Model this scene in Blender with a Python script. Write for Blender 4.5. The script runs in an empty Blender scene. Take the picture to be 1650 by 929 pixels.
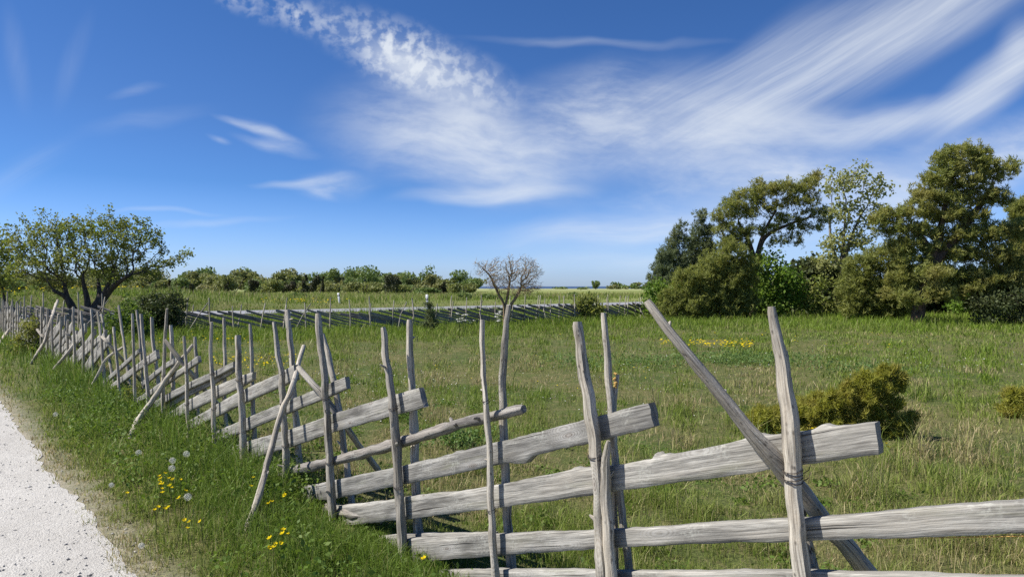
import bpy, math, random
import numpy as np
from mathutils import Vector, noise as mnoise

C = bpy.context.scene.collection
PI = math.pi
rnd = random.Random(7)
rng = np.random.default_rng(11)

# ------------------------------------------------------------------ survey of the place
F_PX = 1100.0                       # focal length in photo pixels (1650 wide)
HZ = 461.0
EYE = 1.6
DIR = np.array([-0.661, 0.750]); DIR /= np.linalg.norm(DIR)     # along the fence, away from us
NRM = np.array([DIR[1], -DIR[0]])                               # across, towards the meadow
BASE = np.array([-0.67, 4.01])
NF = float(BASE @ NRM)              # fence line
NP = NF - 1.20                      # edge of the gravel path


def ray(px, py):
    return np.array([(px - 825.0) / F_PX, 1.0, (HZ - py) / F_PX])


def at(px, py, Y):
    r = ray(px, py)
    return np.array([r[0] * Y, Y, EYE + r[2] * Y])


def on_ground(px, py, z=0.0):
    return at(px, py, (EYE - z) * F_PX / (py - HZ))


def fence_sz(px, py, o=0.0):
    r = ray(px, py)
    t = (NF + o) / (r[0] * NRM[0] + NRM[1])
    p = r * t
    return float((p[:2] - BASE) @ DIR), EYE + p[2]


def fence_xyz(s, o, z):
    p = BASE + DIR * s + NRM * o
    return np.array([p[0], p[1], z])


def sm(a, b, x):
    t = np.clip((x - a) / (b - a), 0, 1)
    return t * t * (3 - 2 * t)


# value noise, vectorised
_perm = rng.random((256, 256))


def vnoise(x, y):
    x = np.asarray(x, float); y = np.asarray(y, float)
    xi = np.floor(x).astype(int); yi = np.floor(y).astype(int)
    fx = x - xi; fy = y - yi
    fx = fx * fx * (3 - 2 * fx); fy = fy * fy * (3 - 2 * fy)
    g = lambda a, b: _perm[a % 256, b % 256]
    return (g(xi, yi) * (1 - fx) * (1 - fy) + g(xi + 1, yi) * fx * (1 - fy)
            + g(xi, yi + 1) * (1 - fx) * fy + g(xi + 1, yi + 1) * fx * fy)


def fbm(x, y, o=4):
    s = 0; a = .5; t = 0
    for i in range(o):
        s = s + a * vnoise(x * 2 ** i + 17.3 * i, y * 2 ** i + 9.1 * i); t += a; a *= .5
    return s / t


_pf = np.polyfit([-25.7, -19, -7.6, 10], [36, 40, 48, 63], 2)


def road_far(x):
    xc = np.clip(x, -60, 90)
    return np.polyval(_pf, xc) + (x - xc) * np.where(x > 0, 1.4, 0.3)


def road_near(x):
    m = 2 * _pf[0] * np.clip(x, -60, 90) + _pf[1]
    return road_far(x) - 5.4 * np.sqrt(1 + m * m)


def fence_n(x, y):
    return x * NRM[0] + y * NRM[1]


def fence_s(x, y):
    return (x - BASE[0]) * DIR[0] + (y - BASE[1]) * DIR[1]


FAR_FENCE = np.array([(-19.6, 25.4), (-15.5, 24.6), (-11.7, 24.5), (-9.3, 25.0), (-5.5, 25.7), (-3.3, 26.7),
                      (1.2, 30.5), (5.6, 34.5), (8.3, 37.6), (13, 43.0), (19, 49.5)])


def far_fence_y(x):
    return np.interp(x, FAR_FENCE[:, 0], FAR_FENCE[:, 1])


def ground_h(x, y):
    x = np.asarray(x, float); y = np.asarray(y, float)
    d = np.hypot(x, y)
    h = (fbm(x * .9, y * .9, 3) - .5) * .10 * sm(3, 9, d) + (fbm(x * .12 + 5, y * .12, 2) - .5) * .25 * sm(8, 20, d) * (1 - sm(40, 60, d))
    n = fence_n(x, y)
    onpath = (n < NP + .15) & (n > NP - 3.2)
    h = np.where(n < NP + .5, h * np.clip((n - NP - .1) / .4, 0, 1), h)
    h = h + .05 * sm(NP + .2, NF - .2, n) * (1 - sm(NF + .2, NF + 1.5, n))
    # road lies flat
    k = y - road_far(x)
    kn = y - road_near(x)
    near_road = (1 - sm(.2, 1.8, k)) * sm(-1.8, -.2, kn)
    h = h * (1 - near_road) + .10 * near_road
    # grass bank on the far side of the road
    far = sm(1.5, 6.5, k) * (1 - .75 * sm(12, 45, k))
    h = h + far * (.30 + .80 * np.exp(-((x + 27) / 7.0) ** 2) + .25 * (fbm(x * .08, y * .08, 2) - .5))
    # the shore
    h = h - 7.0 * sm(425, 470, y - .02 * x)
    return h


def gh(x, y):
    return float(ground_h(np.array([x]), np.array([y]))[0])


# ------------------------------------------------------------------ node helpers
class NT:
    def __init__(self, tree):
        self.t = tree; tree.nodes.clear()

    def n(self, kind, **kw):
        nd = self.t.nodes.new(kind)
        for k, v in kw.items():
            if k == 'inp':
                for kk, vv in v.items():
                    if hasattr(vv, 'is_linked') or isinstance(vv, bpy.types.NodeSocket):
                        self.t.links.new(vv, nd.inputs[kk])
                    else:
                        nd.inputs[kk].default_value = vv
            else:
                setattr(nd, k, v)
        return nd

    def link(self, a, b):
        self.t.links.new(a, b)

    def math(self, op, a, b=0.0, clamp=False):
        nd = self.t.nodes.new('ShaderNodeMath'); nd.operation = op; nd.use_clamp = clamp
        for i, v in enumerate((a, b)):
            if isinstance(v, bpy.types.NodeSocket):
                self.t.links.new(v, nd.inputs[i])
            else:
                nd.inputs[i].default_value = v
        return nd.outputs[0]

    def mixc(self, f, a, b, blend='MIX'):
        nd = self.t.nodes.new('ShaderNodeMix'); nd.data_type = 'RGBA'; nd.blend_type = blend
        for i, v in ((0, f), (6, a), (7, b)):
            if isinstance(v, bpy.types.NodeSocket):
                self.t.links.new(v, nd.inputs[i])
            else:
                nd.inputs[i].default_value = v if i == 0 else (*v, 1)
        return nd.outputs[2]

    def rng(self, v, a, b, c=0.0, d=1.0, smooth=False):
        nd = self.t.nodes.new('ShaderNodeMapRange')
        if smooth: nd.interpolation_type = 'SMOOTHSTEP'
        self.t.links.new(v, nd.inputs[0])
        for i, q in enumerate((a, b, c, d)): nd.inputs[i + 1].default_value = q
        return nd.outputs[0]

    def noise(self, vec, scale, detail=4, rough=.55, dim='3D'):
        nd = self.t.nodes.new('ShaderNodeTexNoise'); nd.noise_dimensions = dim
        if vec is not None: self.t.links.new(vec, nd.inputs['Vector'])
        nd.inputs['Scale'].default_value = scale; nd.inputs['Detail'].default_value = detail
        nd.inputs['Roughness'].default_value = rough
        return nd.outputs[0]

    def mapping(self, vec, loc=(0, 0, 0), rot=(0, 0, 0), scale=(1, 1, 1), kind='POINT'):
        nd = self.t.nodes.new('ShaderNodeMapping'); nd.vector_type = kind
        self.t.links.new(vec, nd.inputs[0])
        nd.inputs[1].default_value = loc; nd.inputs[2].default_value = rot; nd.inputs[3].default_value = scale
        return nd.outputs[0]

    def bump(self, h, strength, dist):
        nd = self.t.nodes.new('ShaderNodeBump'); nd.inputs['Strength'].default_value = strength
        nd.inputs['Distance'].default_value = dist
        self.t.links.new(h, nd.inputs['Height'])
        return nd.outputs[0]


def material(name):
    m = bpy.data.materials.new(name); m.use_nodes = True
    t = NT(m.node_tree)
    out = t.n('ShaderNodeOutputMaterial')
    return m, t, out


def srgb(r, g, b):
    f = lambda c: (c / 255 / 12.92) if c <= 10 else ((c / 255 + .055) / 1.055) ** 2.4
    return (f(r), f(g), f(b))


def principled(t, out, col, rough=.9, normal=None, spec=.3):
    p = t.n('ShaderNodeBsdfPrincipled')
    if isinstance(col, bpy.types.NodeSocket): t.link(col, p.inputs['Base Color'])
    else: p.inputs['Base Color'].default_value = (*col, 1)
    p.inputs['Roughness'].default_value = rough
    p.inputs['Specular IOR Level'].default_value = spec
    if normal is not None: t.link(normal, p.inputs['Normal'])
    t.link(p.outputs[0], out.inputs[0])
    return p


# weathered wood: UV.x along the grain (m), UV.y across (m)
def wood_material(name, dark, mid, light, warm, lichen=.5, bark=False):
    m, t, out = material(name)
    uv = t.n('ShaderNodeUVMap').outputs[0]
    oi = t.n('ShaderNodeObjectInfo')
    off = t.n('ShaderNodeVectorMath', operation='ADD')
    sc = t.n('ShaderNodeVectorMath', operation='SCALE'); t.link(oi.outputs['Location'], sc.inputs[0]); sc.inputs[3].default_value = 3.1
    cmb = t.n('ShaderNodeCombineXYZ')
    t.link(t.math('MULTIPLY', oi.outputs['Random'], 40.0), cmb.inputs[0])
    t.link(t.math('MULTIPLY', oi.outputs['Random'], 13.0), cmb.inputs[1])
    t.link(uv, off.inputs[0]); t.link(cmb.outputs[0], off.inputs[1])
    v = off.outputs[0]
    # warp grain
    w = t.n('ShaderNodeTexNoise'); t.link(v, w.inputs['Vector']); w.inputs['Scale'].default_value = 5.0
    wv = t.n('ShaderNodeVectorMath', operation='MULTIPLY_ADD')
    t.link(w.outputs['Color'], wv.inputs[0]); wv.inputs[1].default_value = (.0, .012, 0); t.link(v, wv.inputs[2])
    g1 = t.noise(t.mapping(wv.outputs[0], scale=(2.2, 85, 1)), 1.0, 5, .62)
    g2 = t.noise(t.mapping(wv.outputs[0], scale=(9, 240, 1)), 1.0, 3, .6)
    big = t.noise(t.mapping(v, scale=(3, 11, 1)), 1.0, 4, .6)
    fine = t.noise(t.mapping(v, scale=(75, 95, 1)), 1.0, 3, .6)
    g = t.math('ADD', t.math('MULTIPLY', g1, .55), t.math('MULTIPLY', g2, .45))
    c = t.mixc(t.rng(g, .36, .50), dark, mid)
    c = t.mixc(t.rng(g, .50, .64), c, light)
    c = t.mixc(t.rng(big, .52, .75, 0, .55), c, warm)
    c = t.mixc(t.rng(big, .28, .5, .65, 0), c, tuple(q * .55 for q in dark))
    tone = t.n('ShaderNodeCombineColor')
    for q, (lo, hi) in enumerate(((.84, 1.18), (.84, 1.16), (.82, 1.10))): t.link(t.rng(oi.outputs['Random'], 0, 1, lo, hi), tone.inputs[q])
    c = t.mixc(1.0, c, tone.outputs[0], 'MULTIPLY')
    stain = t.rng(t.noise(t.mapping(v, scale=(1.4, 7, 1)), 1.0, 5, .65), .50, .66, 0, .6)
    c = t.mixc(stain, c, tuple(q * .85 for q in dark))
    c = t.mixc(t.rng(t.noise(t.mapping(v, loc=(3, 1, 0), scale=(2.0, 14, 1)), 1.0, 4, .6), .56, .7, 0, .4), c, (.20, .20, .12))
    # pale lichen crust
    lic = t.math('MULTIPLY', t.rng(t.noise(v, 6.0, 6, .7), .53, .63), t.rng(fine, .45, .6))
    c = t.mixc(t.math('MULTIPLY', lic, lichen), c, (.46, .46, .40))
    # little dark cracks
    cr = t.rng(t.noise(t.mapping(wv.outputs[0], scale=(1.5, 80, 1)), 1.0, 2, .5), .29, .36, 1, 0)
    c = t.mixc(t.math('MULTIPLY', cr, .8), c, (.03, .027, .024))
    # knots
    vor = t.n('ShaderNodeTexVoronoi'); t.link(t.mapping(v, scale=(3.2, 9, 1)), vor.inputs['Vector']); vor.inputs['Scale'].default_value = 1.0
    kd = vor.outputs['Distance']
    knot = t.math('MULTIPLY', t.rng(kd, .07, .15, 1, 0), .8)
    ring = t.math('MULTIPLY', t.math('ABSOLUTE', t.math('SINE', t.math('MULTIPLY', kd, 70.0))), t.rng(kd, .14, .42, .5, 0))
    c = t.mixc(knot, c, (.10, .075, .055))
    c = t.mixc(ring, c, light)
    if bark:                                    # pits and scraps of bark
        pv = t.n('ShaderNodeTexVoronoi'); t.link(t.mapping(v, scale=(28, 55, 1)), pv.inputs['Vector']); pv.inputs['Scale'].default_value = 1.0
        pit = t.math('MULTIPLY', t.rng(pv.outputs['Distance'], .12, .28, 1, 0), t.rng(t.noise(v, 12, 3), .45, .6))
        c = t.mixc(t.math('MULTIPLY', pit, .85), c, (.06, .05, .042))
    h = t.math('ADD', t.math('MULTIPLY', g, 1.0), t.math('MULTIPLY', fine, .25 if not bark else .3))
    h = t.math('SUBTRACT', h, t.math('MULTIPLY', cr, .6))
    if bark:
        h = t.math('ADD', h, t.math('MULTIPLY', t.noise(t.mapping(v, scale=(10, 40, 1)), 1.0, 4, .6), 1.2))
    principled(t, out, c, .92, t.bump(h, .6, .005), .12)
    return m


M = {}
M['plank'] = wood_material('grey_plank_wood', (.10, .095, .087), (.27, .26, .238), (.46, .445, .41), (.34, .31, .265), .5)
M['pole'] = wood_material('grey_pole_wood', (.11, .094, .078), (.40, .365, .31), (.64, .60, .52), (.48, .40, .30), .5, True)
M['farwood'] = wood_material('distant_grey_wood', (.09, .085, .08), (.24, .22, .20), (.38, .36, .33), (.29, .25, .21), .4, True)
M['endgrain'] = wood_material('dark_end_wood', (.03, .027, .025), (.09, .085, .08), (.18, .17, .16), (.10, .09, .08), .1)


def plain(name, col, rough=.8, spec=.3):
    m, t, out = material(name)
    pos = t.n('ShaderNodeNewGeometry').outputs['Position']
    k = t.noise(pos, 30, 3)
    principled(t, out, t.mixc(t.rng(k, .3, .7), tuple(q * .82 for q in col), col), rough, None, spec)
    return m


M['wire'] = plain('rusty_wire', (.05, .04, .033), .7)
M['white'] = plain('white_plastic', (.78, .78, .77), .5)
M['black'] = plain('black_band', (.02, .02, .02), .5)
M['lichen'] = plain('orange_lichen_and_lit_edge', (.52, .33, .10), .95)  # lichen on the short stick, and the painted lit edge under one plank


def bark_material(name, a, b):
    m, t, out = material(name)
    pos = t.n('ShaderNodeNewGeometry').outputs['Position']
    k = t.noise(t.mapping(pos, scale=(1, 1, .35)), 14, 5, .65)
    k2 = t.noise(pos, 2.2, 3)
    c = t.mixc(t.rng(k, .35, .65), a, b)
    c = t.mixc(t.rng(k2, .5, .75, 0, .5), c, tuple(q * 1.35 for q in b))
    principled(t, out, c, .95, t.bump(k, .9, .03), .1)
    return m


M['bark'] = bark_material('dark_bark', (.035, .03, .026), (.11, .095, .08))
M['bark_pine'] = bark_material('pine_bark', (.05, .036, .028), (.17, .115, .08))
M['bark_grey'] = bark_material('grey_bark', (.10, .09, .075), (.26, .23, .19))
M['bark_dead'] = bark_material('lichened_dead_bark', (.13, .10, .07), (.36, .25, .13))


def leaf_material(name, a, b, c3, trans=.3, nscale=.6, rough=.6):
    """a..b leaf-to-leaf variation, c3 colour of whole sprays here and there"""
    m, t, out = material(name)
    geo = t.n('ShaderNodeNewGeometry')
    r = geo.outputs['Random Per Island']
    k = t.noise(geo.outputs['Position'], nscale, 3, .6)
    col = t.mixc(r, a, b)
    col = t.mixc(t.rng(k, .42, .66, 0, .85), col, c3)
    d = t.n('ShaderNodeBsdfPrincipled'); t.link(col, d.inputs['Base Color']); d.inputs['Roughness'].default_value = rough
    d.inputs['Specular IOR Level'].default_value = .25
    tr = t.n('ShaderNodeBsdfTranslucent')
    t.link(t.mixc(.5, col, (1.0, 1.0, .35), 'MULTIPLY'), tr.inputs[0])
    mx = t.n('ShaderNodeMixShader'); mx.inputs[0].default_value = trans
    t.link(d.outputs[0], mx.inputs[1]); t.link(tr.outputs[0], mx.inputs[2])
    t.link(mx.outputs[0], out.inputs[0])
    return m


M['hawthorn'] = leaf_material('hawthorn_leaves', (.14, .19, .03), (.25, .29, .06), (.24, .24, .07), .4, .9)
M['pine'] = leaf_material('pine_needles', (.17, .205, .055), (.35, .365, .10), (.33, .30, .095), .5, .8)
M['spruce'] = leaf_material('bluish_needles', (.085, .12, .06), (.18, .22, .105), (.18, .20, .085), .4, .8)
M['olive'] = leaf_material('olive_needles', (.17, .205, .055), (.33, .345, .10), (.26, .275, .07), .5, .7)
M['bright'] = leaf_material('bright_leaves', (.10, .19, .025), (.20, .31, .045), (.20, .29, .05), .5, .6)
M['pale'] = leaf_material('pale_young_leaves', (.26, .29, .10), (.40, .41, .17), (.34, .35, .13), .5, .8)
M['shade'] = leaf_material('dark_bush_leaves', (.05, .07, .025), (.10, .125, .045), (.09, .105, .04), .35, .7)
M['juniper'] = leaf_material('golden_juniper', (.21, .225, .03), (.44, .43, .075), (.32, .28, .065), .48, 5.0)
M['scrub'] = leaf_material('far_scrub', (.17, .20, .065), (.29, .31, .11), (.27, .26, .13), .35, .12)
M['scrub_green'] = leaf_material('far_green', (.13, .19, .06), (.20, .27, .09), (.20, .25, .09), .35, .12)
M['scrub_dark'] = leaf_material('far_dark', (.045, .055, .026), (.08, .085, .04), (.085, .07, .04), .15, .2)
M['twig'] = leaf_material('bare_twigs', (.20, .15, .09), (.36, .27, .16), (.26, .25, .10), .1, 2)
M['weed'] = leaf_material('weed_leaves', (.08, .15, .022), (.17, .25, .04), (.15, .21, .04), .38, 2.5)


# grass blades: 'tone' attribute 0 lush, 1 straw
def grass_material():
    m, t, out = material('grass_blades')
    at_ = t.n('ShaderNodeAttribute', attribute_name='tone')
    verge_dim = t.n('ShaderNodeAttribute', attribute_name='verge_dim').outputs['Fac']
    geo = t.n('ShaderNodeNewGeometry')
    r = geo.outputs['Random Per Island']
    green = t.mixc(r, (.10, .175, .012), (.235, .32, .036))
    k = t.noise(geo.outputs['Position'], .8, 3)
    green = t.mixc(t.rng(k, .4, .65, 0, .6), green, (.155, .24, .024))
    green = t.mixc(verge_dim, green, t.mixc(r, (.075, .145, .014), (.18, .26, .036)))  # verge green, its colour darkened for the weaker light there
    straw = t.mixc(r, (.28, .225, .10), (.54, .45, .25))
    col = t.mixc(at_.outputs['Fac'], green, straw)
    d = t.n('ShaderNodeBsdfPrincipled'); t.link(col, d.inputs['Base Color']); d.inputs['Roughness'].default_value = .55
    d.inputs['Specular IOR Level'].default_value = .25
    tr = t.n('ShaderNodeBsdfTranslucent'); t.link(col, tr.inputs[0])
    mx = t.n('ShaderNodeMixShader'); mx.inputs[0].default_value = .38
    t.link(d.outputs[0], mx.inputs[1]); t.link(tr.outputs[0], mx.inputs[2]); t.link(mx.outputs[0], out.inputs[0])
    return m


M['grass'] = grass_material()


def petal(name, col):
    m, t, out = material(name)
    geo = t.n('ShaderNodeNewGeometry')
    c = t.mixc(geo.outputs['Random Per Island'], tuple(q * .8 for q in col), col)
    d = t.n('ShaderNodeBsdfDiffuse'); t.link(c, d.inputs[0])
    tr = t.n('ShaderNodeBsdfTranslucent'); t.link(c, tr.inputs[0])
    mx = t.n('ShaderNodeMixShader'); mx.inputs[0].default_value = .35
    t.link(d.outputs[0], mx.inputs[1]); t.link(tr.outputs[0], mx.inputs[2]); t.link(mx.outputs[0], out.inputs[0])
    return m


M['yellow'] = petal('yellow_petals', (.86, .66, .02))
M['whitepetal'] = petal('white_petals', (.75, .75, .68))
M['fluff'] = petal('seed_fluff', (.85, .84, .80))
M['stem'] = petal('flower_stem', (.14, .18, .06))


# ------------------------------------------------------------------ mesh helpers
def link(o, parent=None):
    C.objects.link(o)
    if parent is not None: o.parent = parent
    return o


def np_mesh(name, V, F, mat, parent=None, smooth=False, attrs=None, uv=None):
    """F: (n,k) array of one k, or a list of such arrays"""
    V = np.asarray(V, np.float32)
    Fs = F if isinstance(F, list) else [F]
    Fs = [np.asarray(f, np.int32) for f in Fs if len(f)]
    me = bpy.data.meshes.new(name)
    me.vertices.add(len(V)); me.vertices.foreach_set('co', V.ravel())
    loops = np.concatenate([f.ravel() for f in Fs])
    counts = np.concatenate([np.full(len(f), f.shape[1]) for f in Fs])
    starts = np.concatenate([[0], np.cumsum(counts)[:-1]])
    me.loops.add(len(loops)); me.loops.foreach_set('vertex_index', loops.astype(np.int32))
    me.polygons.add(len(counts)); me.polygons.foreach_set('loop_start', starts.astype(np.int32))
    if smooth: me.polygons.foreach_set('use_smooth', np.ones(len(counts), bool))
    if uv is not None:
        l = me.uv_layers.new(name='UVMap'); l.data.foreach_set('uv', np.asarray(uv, np.float32)[loops].ravel())
    for k, a in (attrs or {}).items():
        at_ = me.attributes.new(k, 'FLOAT', 'POINT'); at_.data.foreach_set('value', np.asarray(a, np.float32))
    me.update(calc_edges=True); me.validate()
    me.materials.append(mat)
    return link(bpy.data.objects.new(name, me), parent)


def empty(name, loc=(0, 0, 0)):
    o = bpy.data.objects.new(name, None); o.empty_display_size = .2
    o.location = loc
    return link(o)


def tag(o, label, cat, group=None, kind=None):
    o['label'] = label; o['category'] = cat
    if group: o['group'] = group
    if kind: o['kind'] = kind
    return o


def setting(o, kind='structure'):
    o['kind'] = kind
    return o


class MB:
    def __init__(self):
        self.V = []; self.Q = []; self.T = []; self.UV = []; self.n = 0

    def add(self, V, Q=None, T=None, UV=None):
        V = np.asarray(V, float)
        if Q is not None and len(Q): self.Q.append(np.asarray(Q, int) + self.n)
        if T is not None and len(T): self.T.append(np.asarray(T, int) + self.n)
        self.V.append(V); self.UV.append(np.zeros((len(V), 2)) if UV is None else np.asarray(UV, float))
        self.n += len(V)

    def tube(self, P, R, sides=8, wob=0.0, cap=True, seed=0, flat=None):
        P = np.asarray(P, float); R = np.broadcast_to(np.asarray(R, float), (len(P),)).copy()
        n = len(P)
        T = np.gradient(P, axis=0); T /= np.linalg.norm(T, axis=1)[:, None] + 1e-9
        ref = np.array([0, 0, 1.0]) if abs(T[0][2]) < .9 else np.array([1.0, 0, 0])
        A = np.cross(T, ref); A /= np.linalg.norm(A, axis=1)[:, None] + 1e-9
        B = np.cross(T, A)
        ang = np.linspace(0, 2 * PI, sides + 1)          # seam duplicated for UV
        L = np.concatenate([[0], np.cumsum(np.linalg.norm(np.diff(P, axis=0), axis=1))])
        if wob > 0:
            W = np.ones((n, sides + 1))
            for i in range(n):
                for j in range(sides):
                    a = ang[j]
                    q = (math.cos(a) * 1.2 + seed * 3.7, math.sin(a) * 1.2, L[i] * 7)
                    q2 = (math.cos(a) * 2.5 + seed, math.sin(a) * 2.5, L[i] * 26)
                    W[i, j] = 1 + wob * (mnoise.noise(q) + .55 * mnoise.noise(q2) + .9 * mnoise.noise((math.cos(a) * 2.6 + seed * 1.7, math.sin(a) * 2.6, L[i] * 1.6)))
                W[i, sides] = W[i, 0]
        else:
            W = np.ones((n, sides + 1))
        ca = np.cos(ang)[None, :, None]; sa = np.sin(ang)[None, :, None]
        V = P[:, None, :] + (A[:, None, :] * ca + B[:, None, :] * sa) * (R[:, None] * W)[:, :, None]
        UV = np.zeros((n, sides + 1, 2)); UV[:, :, 0] = L[:, None]; UV[:, :, 1] = (ang[None, :] * R.mean())
        i = np.arange(n - 1)[:, None] * (sides + 1); j = np.arange(sides)[None, :]
        Q = np.stack([i + j, i + j + 1, i + j + 1 + sides + 1, i + j + sides + 1], -1).reshape(-1, 4)
        V = V.reshape(-1, 3); UV = UV.reshape(-1, 2)
        Tn = []
        if cap:
            b = (n - 1) * (sides + 1); c0 = len(V)
            V = np.vstack([V, P[0], P[-1], V[:sides], V[b:b + sides]])
            UV = np.vstack([UV, [0, 0], [L[-1], 0], UV[:sides] * [1, .3], UV[b:b + sides] * [1, .3]])
            e0 = c0 + 2; e1 = e0 + sides
            for j in range(sides):
                k = (j + 1) % sides
                Tn.append((c0, e0 + k, e0 + j)); Tn.append((c0 + 1, e1 + j, e1 + k))
        self.add(V, Q, Tn, UV)

    def build(self, name, mat, parent=None, smooth=True):
        V = np.vstack(self.V); UV = np.vstack(self.UV)
        F = []
        if self.Q: F.append(np.vstack(self.Q))
        if self.T: F.append(np.vstack(self.T))
        return np_mesh(name, V, F, mat, parent, smooth, uv=UV)


def smooth_line(P, n):
    """Catmull-Rom resample"""
    P = np.asarray(P, float)
    if len(P) == 2:
        t = np.linspace(0, 1, n)[:, None]; return P[0] * (1 - t) + P[1] * t
    Q = np.vstack([2 * P[0] - P[1], P, 2 * P[-1] - P[-2]])
    seg = np.linalg.norm(np.diff(P, axis=0), axis=1); s = np.concatenate([[0], np.cumsum(seg)])
    out = []
    for d in np.linspace(0, s[-1], n):
        i = min(np.searchsorted(s, d, side='right') - 1, len(P) - 2); i = max(i, 0)
        t = (d - s[i]) / (seg[i] + 1e-9)
        p0, p1, p2, p3 = Q[i], Q[i + 1], Q[i + 2], Q[i + 3]
        out.append(.5 * ((2 * p1) + (-p0 + p2) * t + (2 * p0 - 5 * p1 + 4 * p2 - p3) * t * t + (-p0 + 3 * p1 - 3 * p2 + p3) * t ** 3))
    return np.array(out)


# ------------------------------------------------------------------ the near fence
FENCE = tag(empty('pole_fence', (BASE[0], BASE[1], 0)),
            'near fence of grey weathered slanting planks between rough pole pairs beside the gravel path', 'fence')
FO = np.array(FENCE.location)
_pid = [0]


def fence_pole(P, R, name='post', sides=14, wob=.27, step=.03, mat='pole', parent=FENCE, top=True, twig=0):
    """P, R polyline in world space (first = top)"""
    _pid[0] += 1
    P = np.asarray(P, float); R = np.asarray(R, float)
    L = np.linalg.norm(np.diff(P, axis=0), axis=1).sum()
    n = max(6, int(L / step))
    s = np.concatenate([[0], np.cumsum(np.linalg.norm(np.diff(P, axis=0), axis=1))])
    Q = smooth_line(P, n)
    rr = np.interp(np.linspace(0, s[-1], n), s, R)
    k = _pid[0] * 5.3
    for i in range(n):                          # crooked stem
        z = i / n * L
        a = .55 * R.mean() * min(1, i / 3)
        dx = a * (mnoise.noise((k, z * 2.2, 0)) + .55 * mnoise.noise((k, z * 9, 4))); dy = .5 * a * mnoise.noise((k, z * 2.2, 9))
        Q[i, 0] += dx; Q[i, 1] += dy
    if top:                                      # rough broken top
        rr[0] *= .86; Q[0] = Q[0] + (Q[1] - Q[0]) * .3
    mb = MB(); o = P[-1] * 0 + FO
    mb.tube(Q - o, rr, sides, wob, True, k)
    r2 = random.Random(int(k * 10))
    for q in range(twig):                        # stubs where side branches broke off
        i = r2.randrange(2, max(3, int(n * .8)))
        d = np.array([r2.uniform(-1, 1), r2.uniform(-1, 1), r2.uniform(.1, .7)]); d /= np.linalg.norm(d)
        l = r2.uniform(.8, 2.2) * rr[i]
        mb.tube(np.array([Q[i], Q[i] + d * (rr[i] + l * .6), Q[i] + d * (rr[i] + l)]) - o, [rr[i] * .45, rr[i] * .33, rr[i] * .15], 6, .2, True, k + q)
    return mb.build(name, M[mat], parent), Q, rr


def post_from_px(pts, o_top, o_bot, w, name='post', **kw):
    """pts image points top->bottom; w full widths in px; carried down into the ground"""
    n = len(pts); P = []; R = []
    for i, (x, y) in enumerate(pts):
        o = o_top + (o_bot - o_top) * i / (n - 1)
        s, z = fence_sz(x, y, o); p = fence_xyz(s, o, z); P.append(p)
        R.append(.44 * (w[i] if hasattr(w, '__len__') else w) * p[1] / F_PX)
    d = P[-1] - P[-2]; d /= np.linalg.norm(d)
    g = gh(P[-1][0], P[-1][1])
    if P[-1][2] > g - .1 and d[2] < -.2:
        l = (P[-1][2] - g + .15) / -d[2]
        P.append(P[-1] + d * l); R.append(R[-1])
    return fence_pole(P, R, name, **kw)


FRONT = []; BACK = []
FR = [([(1243, 490), (1247, 530), (1258, 600), (1272, 690), (1280, 760), (1289, 850), (1297, 929)], [15, 17, 24, 30, 30, 30, 30]),
      ([(930, 515), (937, 580), (946, 640), (956, 700), (963, 760), (967, 840), (970, 929)], [17, 21, 24, 26, 22, 22, 26]),
      ([(777, 512), (781, 600), (786, 700), (790, 800), (794, 860), (799, 929)], [9, 10, 11, 13, 14, 14]),
      ([(617, 525), (623, 580), (633, 650), (639, 740), (644, 820), (648, 892)], [9, 13, 15, 17, 18, 18]),
      ([(512, 503), (517, 560), (523, 620), (528, 700), (534, 790), (538, 858)], [11, 13, 13, 14, 15, 14]),
      ([(441, 517), (449, 570), (455, 610), (455, 660), (459, 720), (460, 780)], [7, 9, 10, 11, 12, 11]),
      ([(383, 538), (385, 600), (388, 660), (392, 720), (394, 780)], [10, 11, 12, 14, 12]),
      ([(341, 515), (340, 580), (343, 640), (345, 715)], [6, 7, 8, 8]),
      ([(296, 538), (300, 600), (301, 650), (304, 705)], [5, 6, 7, 7]),
      ([(269, 494), (265, 560), (262, 620), (265, 690)], [5, 6, 7, 7]),
      ([(227, 503), (232, 560), (237, 620), (240, 690)], [6, 6, 7, 7]),
      ([(213, 502), (215, 560), (217, 655)], [5, 5, 5.5]),
      ([(183, 524), (188, 580), (193, 645)], [5, 5, 5.5]),
      ([(157, 500), (163, 550), (170, 635)], [4.5, 5, 5.5]),
      ([(147, 496), (149, 530), (148, 570), (151, 618)], [4.5, 5, 5, 5]),
      ([(130, 499), (134, 550), (134, 612)], [4, 4.5, 5]),
      ([(118, 492), (119, 550), (120.5, 603)], [4, 4.5, 5]),
      ([(109, 514), (109, 600)], [4, 4.5]), ([(98, 507), (97, 595)], [4, 4.5]),
      ([(83.5, 513), (85, 592)], [4, 4.5]), ([(76.5, 496), (76.5, 586)], [4, 4.5]), ([(67, 492), (67, 583)], [4, 4.5]),
      ([(60, 496), (57.6, 578)], [4, 4.5]), ([(51.5, 509), (52, 574)], [4, 4.5]), ([(46, 523), (46, 570)], [4, 4.5])]
for i, (p, w) in enumerate(FR):
    FRONT.append(post_from_px(p, -.065, -.06, w, sides=12 if i < 7 else 8, step=.025 if i < 7 else .06, twig=2 if i < 8 else 0))
FRONT.append(post_from_px([(981, 706), (978, 730), (976, 759), (979, 839), (985, 929)], -.06, -.07, [8, 14, 18, 21, 24], twig=1))
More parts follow.
